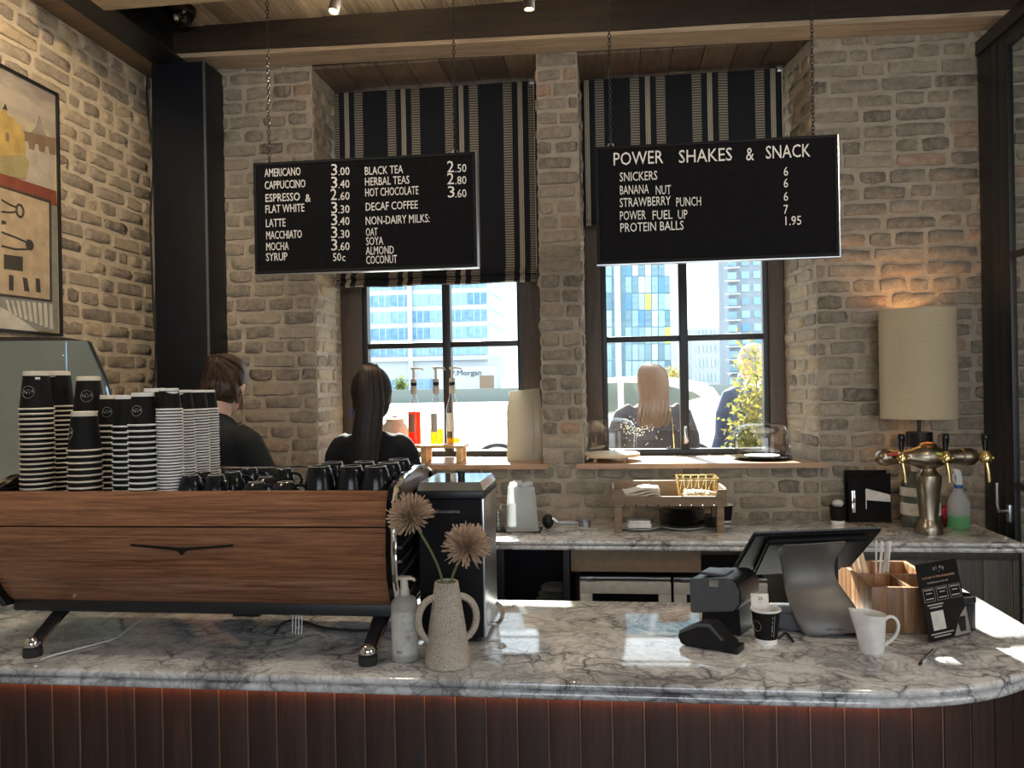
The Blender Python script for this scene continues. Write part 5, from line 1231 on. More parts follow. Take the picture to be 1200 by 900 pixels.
# lamp standing on a bottle base
l0 = P(1079, 614, Y=4.01); lz = .95
la = thing('table_lamp', 'table lamp with a tall beige linen drum shade behind the beer taps', 'lamp', (l0.x, 4.01, lz))
z1, z2 = P(1079, 490, Y=4.01).z - lz, P(1079, 363, Y=4.01).z - lz; sr = 41.5 / SC((l0.x, 4.01, 1.7))
MB().lathe([(sr, z1), (sr, z2), (sr - .003, z2), (sr - .003, z1)], 48, closed=True).build('lamp_shade', 'linen_shade', la)
bz = lambda y: P(1079, y, Y=4.01).z - lz
MB().lathe([(0, 0), (.080, 0), (.086, .01), (.086, .04), (.082, bz(592)), (.084, bz(575)), (.080, bz(565)), (.05, bz(556)), (.040, bz(552)), (0, bz(552))], 32).build('bottle_base', 'car_glass', la)
for a, b_ in ((602, 588), (580, 570)): MB().lathe([(.0845, bz(a)), (.087, bz(a)), (.087, bz(b_)), (.0845, bz(b_))], 32, closed=True).build('label_band', 'linen', la)
MB().lathe([(.040, bz(555)), (.040, bz(536)), (.046, bz(530)), (.046, bz(524)), (0, bz(524))], 24).build('neck', 'linen', la)
MB().lathe([(.058, bz(522)), (.058, bz(506)), (0, bz(506))], 24).build('socket', 'black_plastic', la)
MB().tube([(0, 0, bz(508)), (0, 0, bz(488)), (0, 0, (z1 + z2) / 2)], .008, 10).tube([(-.03, 0, z1 + .012), (.03, 0, z1 + .012)], .004, 6).build('stem', 'steel_black', la)
sp_ = MB()
for a in range(3): q = a * 2 * PI / 3; sp_.tube([(0, 0, z1 + .05), (sr * math.cos(q) * .99, sr * math.sin(q) * .99, z1 + .05)], .0025, 6)
sp_.build('shade_carrier', 'steel_black', la)
MB().ell((0, 0, (z1 + z2) / 2 + .05), (.03, .03, .042), 12, 8).build('bulb', 'bulb', la)
lamp('table_lamp_light', 'POINT', (l0.x, 4.01, lz + (z1 + z2) / 2 + .12), 3.0, (1.0, .50, .20), shadow_soft_size=.04)
rc0 = P(1112, 614, Z=.95)
rb = MB().ell((0, 0, .04), (.05, .035, .05), 14, 10); rn_ = random.Random(4); rb.v = [(x * (1 + .25 * math.sin(z * 90 + x * 60)), y * (1 + .2 * math.sin(x * 110)), max(0, z + .012 * math.sin(x * 90 + y * 50))) for x, y, z in rb.v]
tag(rb.build('cleaning_cloth', 'red_cloth', None, rc0, 20), 'crumpled red cleaning cloth between the tap tower and spray bottle', 'cloth')
s0 = P(1124, 618, Z=.95)
sb_ = thing('spray_bottle', 'clear spray bottle half full of green liquid by the steel partition', 'bottle', s0)
k2 = 1 / SC(s0)
sprof = [(0, 0), (12 * k2, 0), (12.6 * k2, 1 * k2), (12.6 * k2, 17 * k2)]
MB().lathe([(0, 0), (12 * k2, 0), (12.6 * k2, 1 * k2), (12.6 * k2, 14 * k2), (0, 14 * k2)], 24, sy=.77).build('liquid', 'soap_green', sb_)
MB().lathe([(12.6 * k2, 14 * k2), (12.6 * k2, 17 * k2)] + [(12.4 * k2, 28 * k2), (10.5 * k2, 34 * k2), (6 * k2, 42 * k2), (4.2 * k2, 48 * k2), (4.2 * k2, 50 * k2), (0, 50 * k2)], 24, sy=.77).build('bottle_wall', 'frosted_plastic', sb_)
MB().lathe([(4.9 * k2, 46 * k2), (4.9 * k2, 50 * k2), (0, 50 * k2)], 16).build('collar', 'blue_plastic', sb_)
MB().prism([(-4 * k2, 50 * k2), (4 * k2, 50 * k2), (3.4 * k2, 58 * k2), (2 * k2, 67 * k2), (-3.5 * k2, 69 * k2), (-6 * k2, 66 * k2), (-3.5 * k2, 62 * k2), (-3 * k2, 56 * k2)], -.012, .012, 'XZ', bev=.003).build('trigger_head', 'straw_white', sb_)
MB().tube([(-5 * k2, 0, 63 * k2), (-5.5 * k2, 0, 57 * k2), (-4 * k2, 0, 52 * k2)], .004, 6).build('trigger', 'straw_white', sb_)

# ================================================================== on the window sills
g0 = P(616, 534, Z=SILL); g0.y = 4.40; gs = 1 / SC((-.45, 4.40, 1.4)); gx = P(615, 500, Y=4.40).x
bag = MB(); n = 24; vs = []; fs = []; gw = 20 * gs; prof = [(0, 1, 1), (.03, 1.02, 1), (.35, 1.04, 1.05), (.7, .97, .85), (.9, .92, .40), (1.0, .86, .10)]
gh = 82 * gs
for t_, kx, ky in prof:
    for x_, y_, z_ in rsq(1, 0, 6, .22): vs.append((x_ * gw * kx + .004 * math.sin(t_ * 9 + y_ * 2), y_ * .045 * ky + .003 * math.sin(x_ * 6 + t_ * 7), t_ * gh + .008 * x_ * (t_ > .85)))
for k in range(len(prof) - 1):
    for i in range(n): j = (i + 1) % n; fs.append((k * n + i, k * n + j, (k + 1) * n + j, (k + 1) * n + i))
fs += [tuple(range(n)), tuple(range(5 * n, 6 * n))]
pbg = thing('paper_bag', 'plain cream paper coffee bag standing on the window sill by the brick pier', 'bag', (gx, 4.40, SILL))
MB().add(vs, fs).build('bag_body', 'paper_bag', pbg, angle=50); MB().tube([(gw * .55, -.046, .01), (gw * .56, -.049, gh * .5), (gw * .52, -.035, gh * .8)], .0012, 5).build('seam', 'paper_bag', pbg)
p0 = P(487, 537, Z=SILL); p1 = P(546, 535, Z=SILL); sy_ = 4.30
sx0 = P(468, 530, Y=sy_).x; sx1 = P(546, 530, Y=sy_).x; shh = P(515, 521, Y=sy_).z - SILL
ps = thing('bottle_stand', 'pine bench stand under the syrup bottles on the window sill', 'stand', (sx0, sy_, SILL))
MB().bx(0, sx1 - sx0, -.06, .10, shh - .016, shh, .003).build('top', 'pine', ps)
for x_ in (.13, sx1 - sx0 - .045):
    MB().bx(x_, x_ + .032, -.055, -.02, 0, shh - .016, .003).build('leg', 'pine', ps); MB().bx(x_, x_ + .032, .06, .09, 0, shh - .016, .003).build('leg', 'pine', ps)
def syrup(px_, Y, mat, fill, label, lab):
    p = P(px_, 515, Y=Y); th = thing('syrup_bottle', label, 'bottle', (p.x, Y, SILL + shh), 0, 'syrup bottles on the pine stand'); r = .036; hb_ = .185
    MB().lathe([(0, .002), (r, .002), (r, hb_), (r * .85, hb_ + .02), (.016, hb_ + .075), (.014, hb_ + .10), (0, hb_ + .10)], 24).build('bottle_wall', 'clear_glass', th)
    MB().lathe([(0, .006), (r * .93, .006), (r * .93, fill), (0, fill)], 24).build('syrup', mat, th)
    MB().add([((r + .001) * math.cos(a), (r + .001) * math.sin(a), z) for a in [-PI / 2 - .75 + i * .15 for i in range(8)] for z in (.07, .17)], [(2 * i, 2 * i + 2, 2 * i + 3, 2 * i + 1) for i in range(7)]).build('label', lab, th)
    MB().lathe([(.015, hb_ + .09), (.017, hb_ + .095), (.017, hb_ + .13), (.010, hb_ + .135), (.010, hb_ + .15), (.016, hb_ + .152), (.016, hb_ + .172), (.007, hb_ + .175), (.006, hb_ + .225), (0, hb_ + .226)], 16).build('pump', 'linen', th)
    MB().lathe([(.0165, hb_ + .135), (.0165, hb_ + .152), (0, hb_ + .152)], 16).build('pump_ring', 'black_plastic', th)
    MB().tube([(-.012, 0, hb_ + .228), (.02, -.005, hb_ + .230), (.05, -.01, hb_ + .226), (.055, -.011, hb_ + .216)], [.008, .006, .004, .004], 8).build('pump_spout', 'linen', th); MB().tube([(0, 0, .02), (0, 0, hb_ + .1)], .003, 6).build('dip_tube', 'straw_white', th)
syrup(486, 4.28, 'syrup_red', .18, 'syrup bottle full of bright red syrup with a pump', 'letter_copper'); syrup(512, 4.28, 'syrup_yellow', .085, 'syrup bottle a third full of yellow syrup with a pump', 'label_paper'); syrup(531, 4.35, 'syrup_yellow', .03, 'nearly empty clear syrup bottle with a pump', 'label_paper')
jl = P(463, 505, Y=4.45); ja = thing('round_jar', 'round cream jar on the sill half hidden by the ponytailed barista', 'jar', (jl.x, 4.45, SILL))
MB().lathe([(0, 0), (.05, 0), (.075, .03), (.088, .09), (.085, .15), (.065, .20), (.05, .215), (.05, .22), (0, .22)], 24).build('body', 'cup_cream', ja); MB().lathe([(.052, .22), (.052, .232), (.015, .24), (.012, .25), (0, .252)], 20).build('lid', 'cup_cream', ja)
def cloche(px_, Y, r, h, kind, label):
    p = P(px_, 533, Y=Y); zb_ = .035 if kind == 'wood' else .006
    cs = thing('cake_stand', ('round pale wood cake stand on short feet on the sill', 'dark round plate under the glass dome on the sill')[kind != 'wood'], 'cake stand', (p.x, Y, SILL))
    if kind == 'wood':
        MB().lathe([(0, .022), (r + .012, .022), (r + .016, .026), (r + .016, .036), (r + .012, .040), (0, .040)], 40).build('board', 'pale_wood', cs)
        for a in range(4): MB().lathe([(0, 0), (.010, 0), (.011, .022), (0, .022)], 12, c=((r - .03) * math.cos(a * PI / 2 + .7), (r - .03) * math.sin(a * PI / 2 + .7), 0)).build('foot', 'pale_wood', cs)
        zb_ = .0405
    else:
        MB().lathe([(0, 0), (r * .7, 0), (r + .006, .012), (r + .008, .015), (r, .014), (r * .7, .006), (0, .006)], 40).build('board', 'black_ceramic', cs); zb_ = .0145
    dm_ = thing('glass_dome', label, 'cloche', (p.x, Y, SILL + zb_))
    MB().lathe([(r, 0), (r, h * .55), (r * .97, h * .72), (r * .86, h * .88), (r * .65, h * .97), (r * .3, h), (0, h)], 48).build('dome', 'clear_glass', dm_)
    MB().ell((0, 0, h + .018), (.016, .016, .018), 16, 10).build('knob', 'clear_glass', dm_)
    return p
cloche(716, 4.34, .137, .185, 'wood', 'clear glass dome on the pale wood stand'); c2 = cloche(893, 4.36, .145, .175, 'plate', 'clear glass dome on the dark plate by the right brick reveal')
tag(MB().lathe([(0, 0), (.06, 0), (.09, .012), (.088, .014), (.06, .004), (0, .004)], 32).build('doily', 'paper', None, (c2.x, c2.y, SILL + .0075)), 'white paper liner on the dark plate under the glass dome', 'liner')
# ================================================================== people
def fuse(mb, name, mats, parent, voxel=.014, smooth=6, slot=None, angle=180):
    """melt overlapping tubes and ellipsoids into one continuous skin"""
    me = mb.mesh('tmp', 'skin'); o = bpy.data.objects.new('tmp', me); COL.objects.link(o)
    r = o.modifiers.new('r', 'REMESH'); r.mode = 'VOXEL'; r.voxel_size = voxel; r.use_smooth_shade = True
    s = o.modifiers.new('s', 'SMOOTH'); s.factor = .5; s.iterations = smooth
    dg = bpy.context.evaluated_depsgraph_get(); m2 = bpy.data.meshes.new_from_object(o.evaluated_get(dg)); bpy.data.objects.remove(o); bpy.data.meshes.remove(me)
    m2.materials.clear(); m2.materials.append(MATS[mats]); m2.name = name
    for p in m2.polygons: p.use_smooth = True; p.material_index = 0
    return put(name, m2, parent)
def arm(mb, sh, el, wr, k=1.0, hand=True, curl=(0, 0, -1), skinny=1.0):
    sh, el, wr = map(Vector, (sh, el, wr))
    mb.tube([sh, sh.lerp(el, .5), el, el.lerp(wr, .4), wr], [.050 * k, .045 * k, .038 * k, .036 * k, .025 * k], 12)
    if not hand: return mb
    d = (wr - el).normalized(); sd = d.cross(Vector((0, 0, 1))).normalized(); up = sd.cross(d).normalized()
    pc_ = wr + d * .05; M_ = Matrix((sd, d, up)).transposed().to_4x4(); M_.translation = pc_
    mb.ell((0, 0, 0), (.040 * k, .052 * k, .018 * k), 12, 8, M=M_)
    for i, L in enumerate((.068, .078, .073, .058)):
        b0 = pc_ + d * .038 + sd * (-.028 + i * .0185) * k; b1 = b0 + d * L * .45 * k - up * .006; b2 = b1 + d * L * .3 * k - up * .020; b3 = b2 + d * L * .1 * k - up * .022
        mb.tube([b0, b1, b2, b3], [.0095, .009, .0085, .0075], 8)
    t0 = pc_ - sd * .032 * k - d * .02; mb.tube([t0, t0 - sd * .025 + d * .02 - up * .008, t0 - sd * .026 + d * .05 - up * .018], [.0115, .0105, .0085], 8)
    return mb
def head(mb, c, k=1.0, yaw=0.0, pitch=0.0):
    M_ = T(*c) @ rotz(yaw) @ Matrix.Rotation(pitch, 4, 'X')
    mb.ell((0, 0, .012), (.075 * k, .093 * k, .100 * k), 20, 14, M=M_).ell((0, .030, -.055), (.055 * k, .060 * k, .062 * k), 16, 10, M=M_)
    mb.ell((0, .095 * k, -.015), (.013, .022, .026), 10, 6, M=M_).ell((0, .082 * k, -.058), (.026, .016, .011), 10, 6, M=M_).ell((0, .074 * k, -.092), (.022, .018, .016), 10, 6, M=M_)
    for s in (-1, 1):
        mb.ell((s * .077 * k, -.004, -.012), (.010, .022, .032), 10, 8, M=M_).ell((s * .03, .078 * k, .012), (.022, .014, .010), 8, 6, M=M_)
    return M_
def face_bits(M_, parent, k=1.0):
    b = MB()
    for s in (-1, 1): b.ell((s * .030, .086 * k, -.002), (.012, .008, .009), 10, 6, M=M_)
    b.build('eyes', 'white_ceramic', parent); b = MB()
    for s in (-1, 1): b.ell((s * .030, .0925 * k, -.002), (.0055, .003, .0055), 8, 6, M=M_)
    b.build('pupils', 'black_gloss', parent)
def torso(mb, z0, zw, zc, zs, zn, k=1.0, lean=0.0, sh=.17, hip=.165, waist=.125):
    def L(z): return Vector((0, lean * (z - z0), z))
    mb.tube([L(z0), L((z0 + zw) / 2), L(zw), L(zc), L(zs - .03), L(zs + .015), L(zs + .045)], [hip, hip * .95, waist, sh * .92, sh * .93, sh * .60, sh * .36], 20, sx=.66)
    mb.tube([L(zs), L(zn)], [.058 * k, .052 * k], 14)
    return L
def legs(mb, z_hip, kn=.47, an=.09, r=(.088, .062, .045), spread=.09, foot=True, dy=0):
    for s in (-1, 1):
        mb.tube([(s * spread, dy, z_hip), (s * spread, dy + .015, (z_hip + kn) / 2), (s * spread, dy + .02, kn), (s * spread, dy - .015, kn * .68), (s * spread, dy, an)], [r[0], r[0] * .9, r[1], r[1] * .95, r[2]], 14)
        if foot: mb.ell((s * spread, dy + .06, .042), (.045, .13, .042), 12, 8)
    return mb

# --- barista with the ponytail
B2Y = 3.33; bp = P(434, 468, Y=B2Y)
ba = thing('person', 'barista in a black top with a long dark ponytail, with back turned', 'person', (bp.x, B2Y, 0), 0.06)
HZ = bp.z + .01
b = MB(); L = torso(b, .93, 1.10, 1.28, HZ - .20, HZ - .06, .95, .02, .140, .150, .115)
hM = head(b, (0, .03, HZ), .98, .1, 0.05)
for s in (-1, 1): arm(b, (s * .130, .01, HZ - .215), (s * .175, .02, 1.20), (s * .10, .17, 1.10), .85)
legs(b, .93); fuse(b, 'body', 'skin', ba, .0105, 5); face_bits(hM, ba)
b = MB(); torso(b, .86, 1.10, 1.28, HZ - .20, HZ - .175, .95, .02, .152, .165, .130)
for s in (-1, 1):
    b.tube([(s * .09, .01, HZ - .185), (s * .128, .012, HZ - .215), (s * .150, .015, 1.36), (s * .172, .02, 1.21)], [.050, .056, .054, .052], 14)
b.tube([(0, 0, HZ - .20), (0, .01, HZ - .145)], [.085, .062], 16); b.ell((0, .0, HZ - .195), (.13, .075, .055), 16, 10)
fuse(b, 'top', 'cloth_black', ba, .013, 6)
b = MB(); legs(b, .95, r=(.098, .072, .058), foot=False); b.ell((0, 0, .93), (.17, .118, .12), 16, 10); fuse(b, 'trousers', 'cloth_black', ba, .016, 4)
b = MB()
for s in (-1, 1): b.ell((s * .09, .06, .045), (.052, .14, .05), 14, 8)
b.build('shoes', 'cup_white', ba)
b = MB(); b.ell((0, -.012, .028), (.088, .096, .108), 20, 14, M=hM).ell((0, -.030, -.03), (.080, .075, .075), 16, 10, M=hM).ell((0, -.055, .10), (.042, .045, .040), 14, 10, M=hM)
fuse(b, 'hair', 'hair_dark', ba, .009, 4)
b = MB()
for i in range(26):
    a = (i / 25 - .5) * 2; rr_ = random.Random(i + 50); j = rr_.uniform(-.006, .006)
    q0 = hM @ Vector((a * .022 + .004, -.062 + .008 * abs(a), .132)); q1 = hM @ Vector((a * .036 + .008 + j, -.115 + .02 * a * a, .120 + j)); q2 = hM @ Vector((a * .046 + .010 + j, -.135 + .02 * a * a, -.02)); q3 = Vector((a * .060 - .006 + j, -.122 + .03 * a * a, HZ - .20)); q4 = Vector((a * .030 - .006, -.130, HZ - .40 - rr_.uniform(0, .10)))
    pts = bez(q0, q1, q1.lerp(q2, .4), q2, 6)[:-1] + bez(q2, q2.lerp(q3, .5), q3, q4, 7)
    b.tube(pts, [.011] * (len(pts) - 3) + [.009, .006, .002], 6)
b.build('ponytail', 'hair_dark', ba)
MB().lathe([(.030, -.012), (.034, 0), (.030, .012)], 16, M=hM @ T(0, -.066, .118) @ Matrix.Rotation(.7, 4, 'X')).build('hair_tie', 'rubber', ba)
MB().tube([hM @ Vector((-.084, 0, -.046)), hM @ Vector((-.087, 0, -.060)), hM @ Vector((-.087, 0, -.085))], [.003, .006, .004], 8).build('earring', 'blue_plastic', ba)

# --- barista bending behind the cups
B1Y = 3.02; bp = P(232, 452, Y=B1Y)
ba = thing('person', 'barista with tied brown hair bending forward behind the paper cups', 'person', (bp.x, B1Y, 0), -.12)
HZ = bp.z + .0
b = MB(); L = torso(b, .93, 1.10, 1.26, HZ - .185, HZ - .06, 1.0, .20, .16, .165, .135)
tl_ = L(HZ - .1).y
hM = head(b, (0, tl_ + .06, HZ), 1.02, .08, -.45)
for s in (-1, 1): arm(b, (s * .150, tl_ - .03, HZ - .235), (s * .222, tl_ + .02, 1.17), (s * .16, tl_ + .24, 1.08), 1.05)
legs(b, .93, spread=.10); fuse(b, 'body', 'skin', ba, .0105, 5); face_bits(hM, ba)
b = MB(); torso(b, .86, 1.10, 1.26, HZ - .185, HZ - .17, 1.0, .20, .178, .18, .155)
for s in (-1, 1): b.tube([(s * .10, tl_ - .04, HZ - .20), (s * .15, tl_ - .035, HZ - .235), (s * .205, tl_ - .01, 1.30), (s * .222, tl_ + .02, 1.17)], [.060, .068, .066, .062], 14)
b.ell((0, tl_ - .07, HZ - .25), (.14, .09, .12), 16, 10); b.tube([(0, tl_ - .03, HZ - .2), (0, tl_ + .01, HZ - .13)], [.09, .066], 16)
fuse(b, 'top', 'cloth_slate', ba, .013, 6)
b = MB(); legs(b, .95, r=(.100, .075, .060), spread=.10, foot=False); b.ell((0, 0, .93), (.175, .125, .12), 16, 10); fuse(b, 'trousers', 'cloth_black', ba, .016, 4)
b = MB()
for s in (-1, 1): b.ell((s * .10, .06, .045), (.055, .15, .05), 14, 8)
b.build('shoes', 'black_plastic', ba)
b = MB(); b.ell((0, -.014, .026), (.089, .098, .108), 20, 14, M=hM).ell((0, -.032, -.03), (.082, .076, .078), 16, 10, M=hM).ell((.0, -.09, .055), (.045, .04, .042), 14, 10, M=hM)
fuse(b, 'hair', 'hair_brown', ba, .009, 3)
b = MB(); rr_ = random.Random(5)
for i in range(60):
    a = rr_.uniform(-1, 1); z_ = rr_.uniform(-.08, .08)
    p0 = hM @ Vector((a * .088, -.02 - .075 * (1 - a * a), z_ - .02)); p1 = hM @ Vector((a * .075, -.07 - .045 * (1 - a * a), z_ * .6 + .04)); p2 = hM @ Vector((a * .02, -.125, .06 + z_ * .25))
    b.tube(bez(p0, p0.lerp(p1, .6), p1, p2, 6), [.004, .0055, .006, .006, .006, .005, .003], 5)
for i in range(5): p0 = hM @ Vector((.085, -.03, -.03 - i * .012)); b.tube([p0, p0 + Vector((.015, -.01, -.03)), p0 + Vector((.018 + i * .003, -.012, -.065))], [.0022, .0018, .0008], 5)
b.build('hair_strands', 'hair_brown', ba)

# --- woman sitting outside
WY2 = 5.30; wp = P(765, 452, Y=WY2); seatz = wp.z - .70
wo = thing('person', 'woman with long blonde hair in a dark eyelet top sitting outside the window', 'person', (wp.x, WY2, GZ), .12)
hz = wp.z - GZ; sz = seatz - GZ
b = MB(); L = torso(b, sz + .02, sz + .20, sz + .40, hz - .15, hz - .05, .95, .06, .18, .17, .135); hM = head(b, (0, .06, hz), 1.0, .15, -.05)
for s in (-1, 1):
    arm(b, (s * .175, .02, hz - .22), (s * .245, .07, sz + .22), (s * .15, .28, sz + .20), .95)
    b.tube([(s * .09, 0, sz + .05), (s * .10, .22, sz + .06), (s * .11, .42, sz + .04)], [.09, .08, .062], 12); b.tube([(s * .11, .42, sz + .04), (s * .11, .40, sz * .5), (s * .11, .38, .09)], [.06, .055, .042], 12); b.ell((s * .11, .45, .045), (.045, .12, .042), 12, 8)
fuse(b, 'body', 'skin', wo, .012, 5); face_bits(hM, wo)
b = MB(); torso(b, sz, sz + .20, sz + .40, hz - .145, hz - .13, .95, .06, .198, .185, .155)
for s in (-1, 1): b.tube([(s * .12, .02, hz - .155), (s * .180, .02, hz - .195), (s * .235, .05, sz + .36), (s * .255, .075, sz + .22), (s * .20, .19, sz + .21)], [.06, .075, .074, .068, .055], 14)
top_ = fuse(b, 'top', 'woman_top', wo, .014, 6)
b = MB()
for s in (-1, 1): b.tube([(s * .09, 0, sz + .05), (s * .10, .22, sz + .06), (s * .11, .43, sz + .04)], [.10, .09, .07], 12); b.tube([(s * .11, .43, sz + .05), (s * .11, .40, sz * .5), (s * .11, .38, .12)], [.07, .062, .055], 12)
b.ell((0, 0, sz + .06), (.18, .13, .09), 14, 8); fuse(b, 'trousers', 'jeans', wo, .016, 4)
b = MB(); rr_ = random.Random(8); dg = bpy.context.evaluated_depsgraph_get()
tm_ = top_.data; from mathutils.bvhtree import BVHTree
tree = BVHTree.FromPolygons([v.co.copy() for v in tm_.vertices], [tuple(p.vertices) for p in tm_.polygons])
def dot(x_, z_, r):
    h_ = tree.ray_cast(Vector((x_, -1, z_)), Vector((0, 1, 0)))
    if h_[0] is not None: b.ell(h_[0], (r, .003, r), 6, 4)
for i in range(15):
    fx_ = rr_.uniform(-.20, .20); fz_ = hz - .16 - abs(fx_) * .35 - rr_.uniform(0, .10)
    for k in range(7): dot(fx_ + .022 * math.cos(k * 2 * PI / 7), fz_ + .022 * math.sin(k * 2 * PI / 7), .0055)
for i in range(30): dot(rr_.uniform(-.22, .22), hz - .18 - rr_.uniform(0, .22), .004)
stuff(b.build('eyelets', 'eyelet', wo))
b = MB(); rr_ = random.Random(2); b.ell((0, -.012, .030), (.088, .098, .106), 20, 14, M=hM).ell((0, -.045, -.06), (.085, .06, .10), 16, 10, M=hM).ell((0, -.060, -.13), (.080, .045, .08), 14, 10, M=hM); fuse(b, 'hair', 'hair_blonde', wo, .010, 3)
b = MB()
for i in range(170):
    a = rr_.uniform(-1, 1); p0 = hM @ Vector((a * .02, .01, .137)); p1 = hM @ Vector((a * .118, -.125 + .09 * a * a, .135)); p2 = hM @ Vector((a * .095, -.105 + .05 * a * a, -.08)); p3 = Vector((a * .085 - .015 + rr_.uniform(-.02, .02), -.125 + .03 * a * a, hz - .20 - rr_.uniform(0, .07)))
    pts = bez(p0, p1, p1.lerp(p2, .5), p2, 6)[:-1] + bez(p2, p2 + Vector((rr_.uniform(-.02, .02), -.01, -.05)), p3 + Vector((rr_.uniform(-.03, .03), 0, .05)), p3, 6); b.tube(pts, [.006] * (len(pts) - 2) + [.004, .0015], 5)
b.build('hair_strands', 'hair_blonde', wo)
b = MB(); pts = [tree.ray_cast(Vector((.10 - .0 + .02 * i / 10, -1, hz - .15 - i * .03)), Vector((0, 1, 0)))[0] for i in range(11)]; b.tube([p + Vector((0, -.004, 0)) for p in pts if p is not None], .005, 6); b.build('bag_strap', 'brass', wo)
be = thing('street_bench', 'dark slatted bench outside under the sitting woman', 'bench', (wp.x, WY2 + .04, GZ))
for i in range(4): MB().bx(-.4, .4, -.17 + i * .09, -.09 + i * .09, sz - .09, sz - .065, .003).build('slat', 'back_plank', be)
for x_ in (-.35, .35):
    for y_ in (-.14, .14): MB().bx(x_ - .02, x_ + .02, y_ - .02, y_ + .02, 0, sz - .09).build('leg', 'steel_black', be)

# --- man standing behind the shrub
mp_ = P(884, 424, Y=5.75)
mo = thing('person', 'grey haired man in a navy suit standing behind the shrub outside', 'person', (mp_.x, 5.75, GZ), .55)
hz = mp_.z - GZ
b = MB(); L = torso(b, .82, .98, 1.15, hz - .22, hz - .07, 1.1, 0.0, .20, .17, .15); hM = head(b, (0, .03, hz), 1.08, .2, -.1)
for s in (-1, 1): arm(b, (s * .19, .0, hz - .24), (s * .26, .0, .98), (s * .22, .16, .80), 1.05)
legs(b, .82, .42, spread=.10); fuse(b, 'body', 'skin', mo, .013, 5); face_bits(hM, mo, 1.08)
b = MB(); torso(b, .70, .98, 1.15, hz - .22, hz - .19, 1.1, 0.0, .225, .195, .18)
for s in (-1, 1): b.tube([(s * .14, 0, hz - .22), (s * .20, 0, hz - .245), (s * .255, 0, 1.12), (s * .27, 0, .98), (s * .23, .13, .84)], [.07, .078, .070, .064, .052], 14)
fuse(b, 'jacket', 'cloth_navy', mo, .015, 4)
b = MB(); legs(b, .84, .42, r=(.105, .08, .07), spread=.10, foot=False); b.ell((0, 0, .82), (.175, .13, .12), 14, 8); fuse(b, 'trousers', 'cloth_navy', mo, .018, 4)
b = MB()
for s in (-1, 1): b.ell((s * .10, .06, .045), (.055, .15, .05), 12, 8)
b.build('shoes', 'black_plastic', mo)
MB().tube([(0, 0, hz - .19), (0, .01, hz - .13)], [.075, .068], 16).build('shirt_collar', 'cup_white', mo)
b = MB(); b.ell((0, -.020, .038), (.086, .098, .092), 18, 12, M=hM).ell((0, -.05, -.02), (.075, .055, .07), 14, 10, M=hM); fuse(b, 'hair', 'hair_grey', mo, .011, 3)

# --- shrub in a planter
sp0 = P(884, 520, Y=5.25)
sh = thing('potted_shrub', 'tall sunlit shrub in a dark planter outside the window', 'plant', (sp0.x + .05, 5.25, GZ))
MB().lathe([(0, 0), (.17, 0), (.20, .40), (.185, .40), (.18, .36), (0, .36)], 4, M=rotz(PI / 4)).build('planter', 'terracotta_pot', sh, angle=20)
b = MB(); rr_ = random.Random(12); tips = []
for i in range(9):
    a = i * 2.4; r_ = .03 + .02 * (i % 3); tp_ = Vector((math.cos(a) * .11, math.sin(a) * .10, 1.05 + .16 * (i % 4))); q = bez((r_ * math.cos(a), r_ * math.sin(a), .36), (r_ * math.cos(a), r_ * math.sin(a), .7), tp_ * .9, tp_, 8); b.tube(q, [.009 - .0008 * k for k in range(9)], 6); tips += q[2:]
b.build('stems', 'stem_green', sh)
def leaves(tips, n, mat, seed, sp=.09, L0=.045):
    b = MB(); rr_ = random.Random(seed)
    for i in range(n):
        c = rr_.choice(tips) + Vector((rr_.gauss(0, sp), rr_.gauss(0, sp), rr_.gauss(0, sp))); d = Vector((rr_.gauss(0, 1), rr_.gauss(0, 1), rr_.gauss(0, .7))).normalized(); s = d.orthogonal().normalized(); s = Matrix.Rotation(rr_.uniform(0, 6.3), 3, d) @ s; l = L0 * rr_.uniform(.7, 1.3)
        b.add([c, c + d * l * .45 + s * l * .24, c + d * l, c + d * l * .45 - s * l * .24], [(0, 1, 2), (0, 2, 3)])
    return b
stuff(leaves(tips, 1300, 'leaf', 1, .065).build('foliage', 'leaf_yellow', sh, angle=10)); stuff(leaves(tips, 1100, 'leaf', 2, .065).build('foliage', 'leaf', sh, angle=10))

# ================================================================== parked car
CY = 10.4; RZ = GZ - .10
x0 = P(515, 520, Y=CY).x; x1 = P(868, 500, Y=CY).x; LC = x1 - x0
cr = thing('parked_car', 'white hatchback parked at the kerb outside the windows', 'car', (x0, CY, RZ))
def cp2(x, y): p = P(x, y, Y=CY); return (p.x - x0, p.z - RZ)
ht = cp2(770, 440)[1]
u = LC / 4.0
bodyp = [(.02, .32), (.0, .50), (.03, .68), (.12, .80), (.9 * u, .98), (1.25 * u, 1.03), (3.55 * u, 1.06), (3.92 * u, 1.03), (3.99 * u, .80), (4.0 * u, .50), (3.95 * u, .30), (3.3 * u, .24), (.6 * u, .24)]
MB().prism(bodyp, 0, 1.74, 'XZ', bev=.05).build('body', 'car_white', cr)
roof = [(1.05 * u, 1.0), (1.60 * u, ht - .16), (2.0 * u, ht - .03), (2.6 * u, ht), (3.2 * u, ht - .03), (3.65 * u, ht - .12), (3.90 * u, 1.04)]
cabin = MB().prism(roof, .10, 1.64, 'XZ', bev=.05).build('cabin', 'car_white', cr)
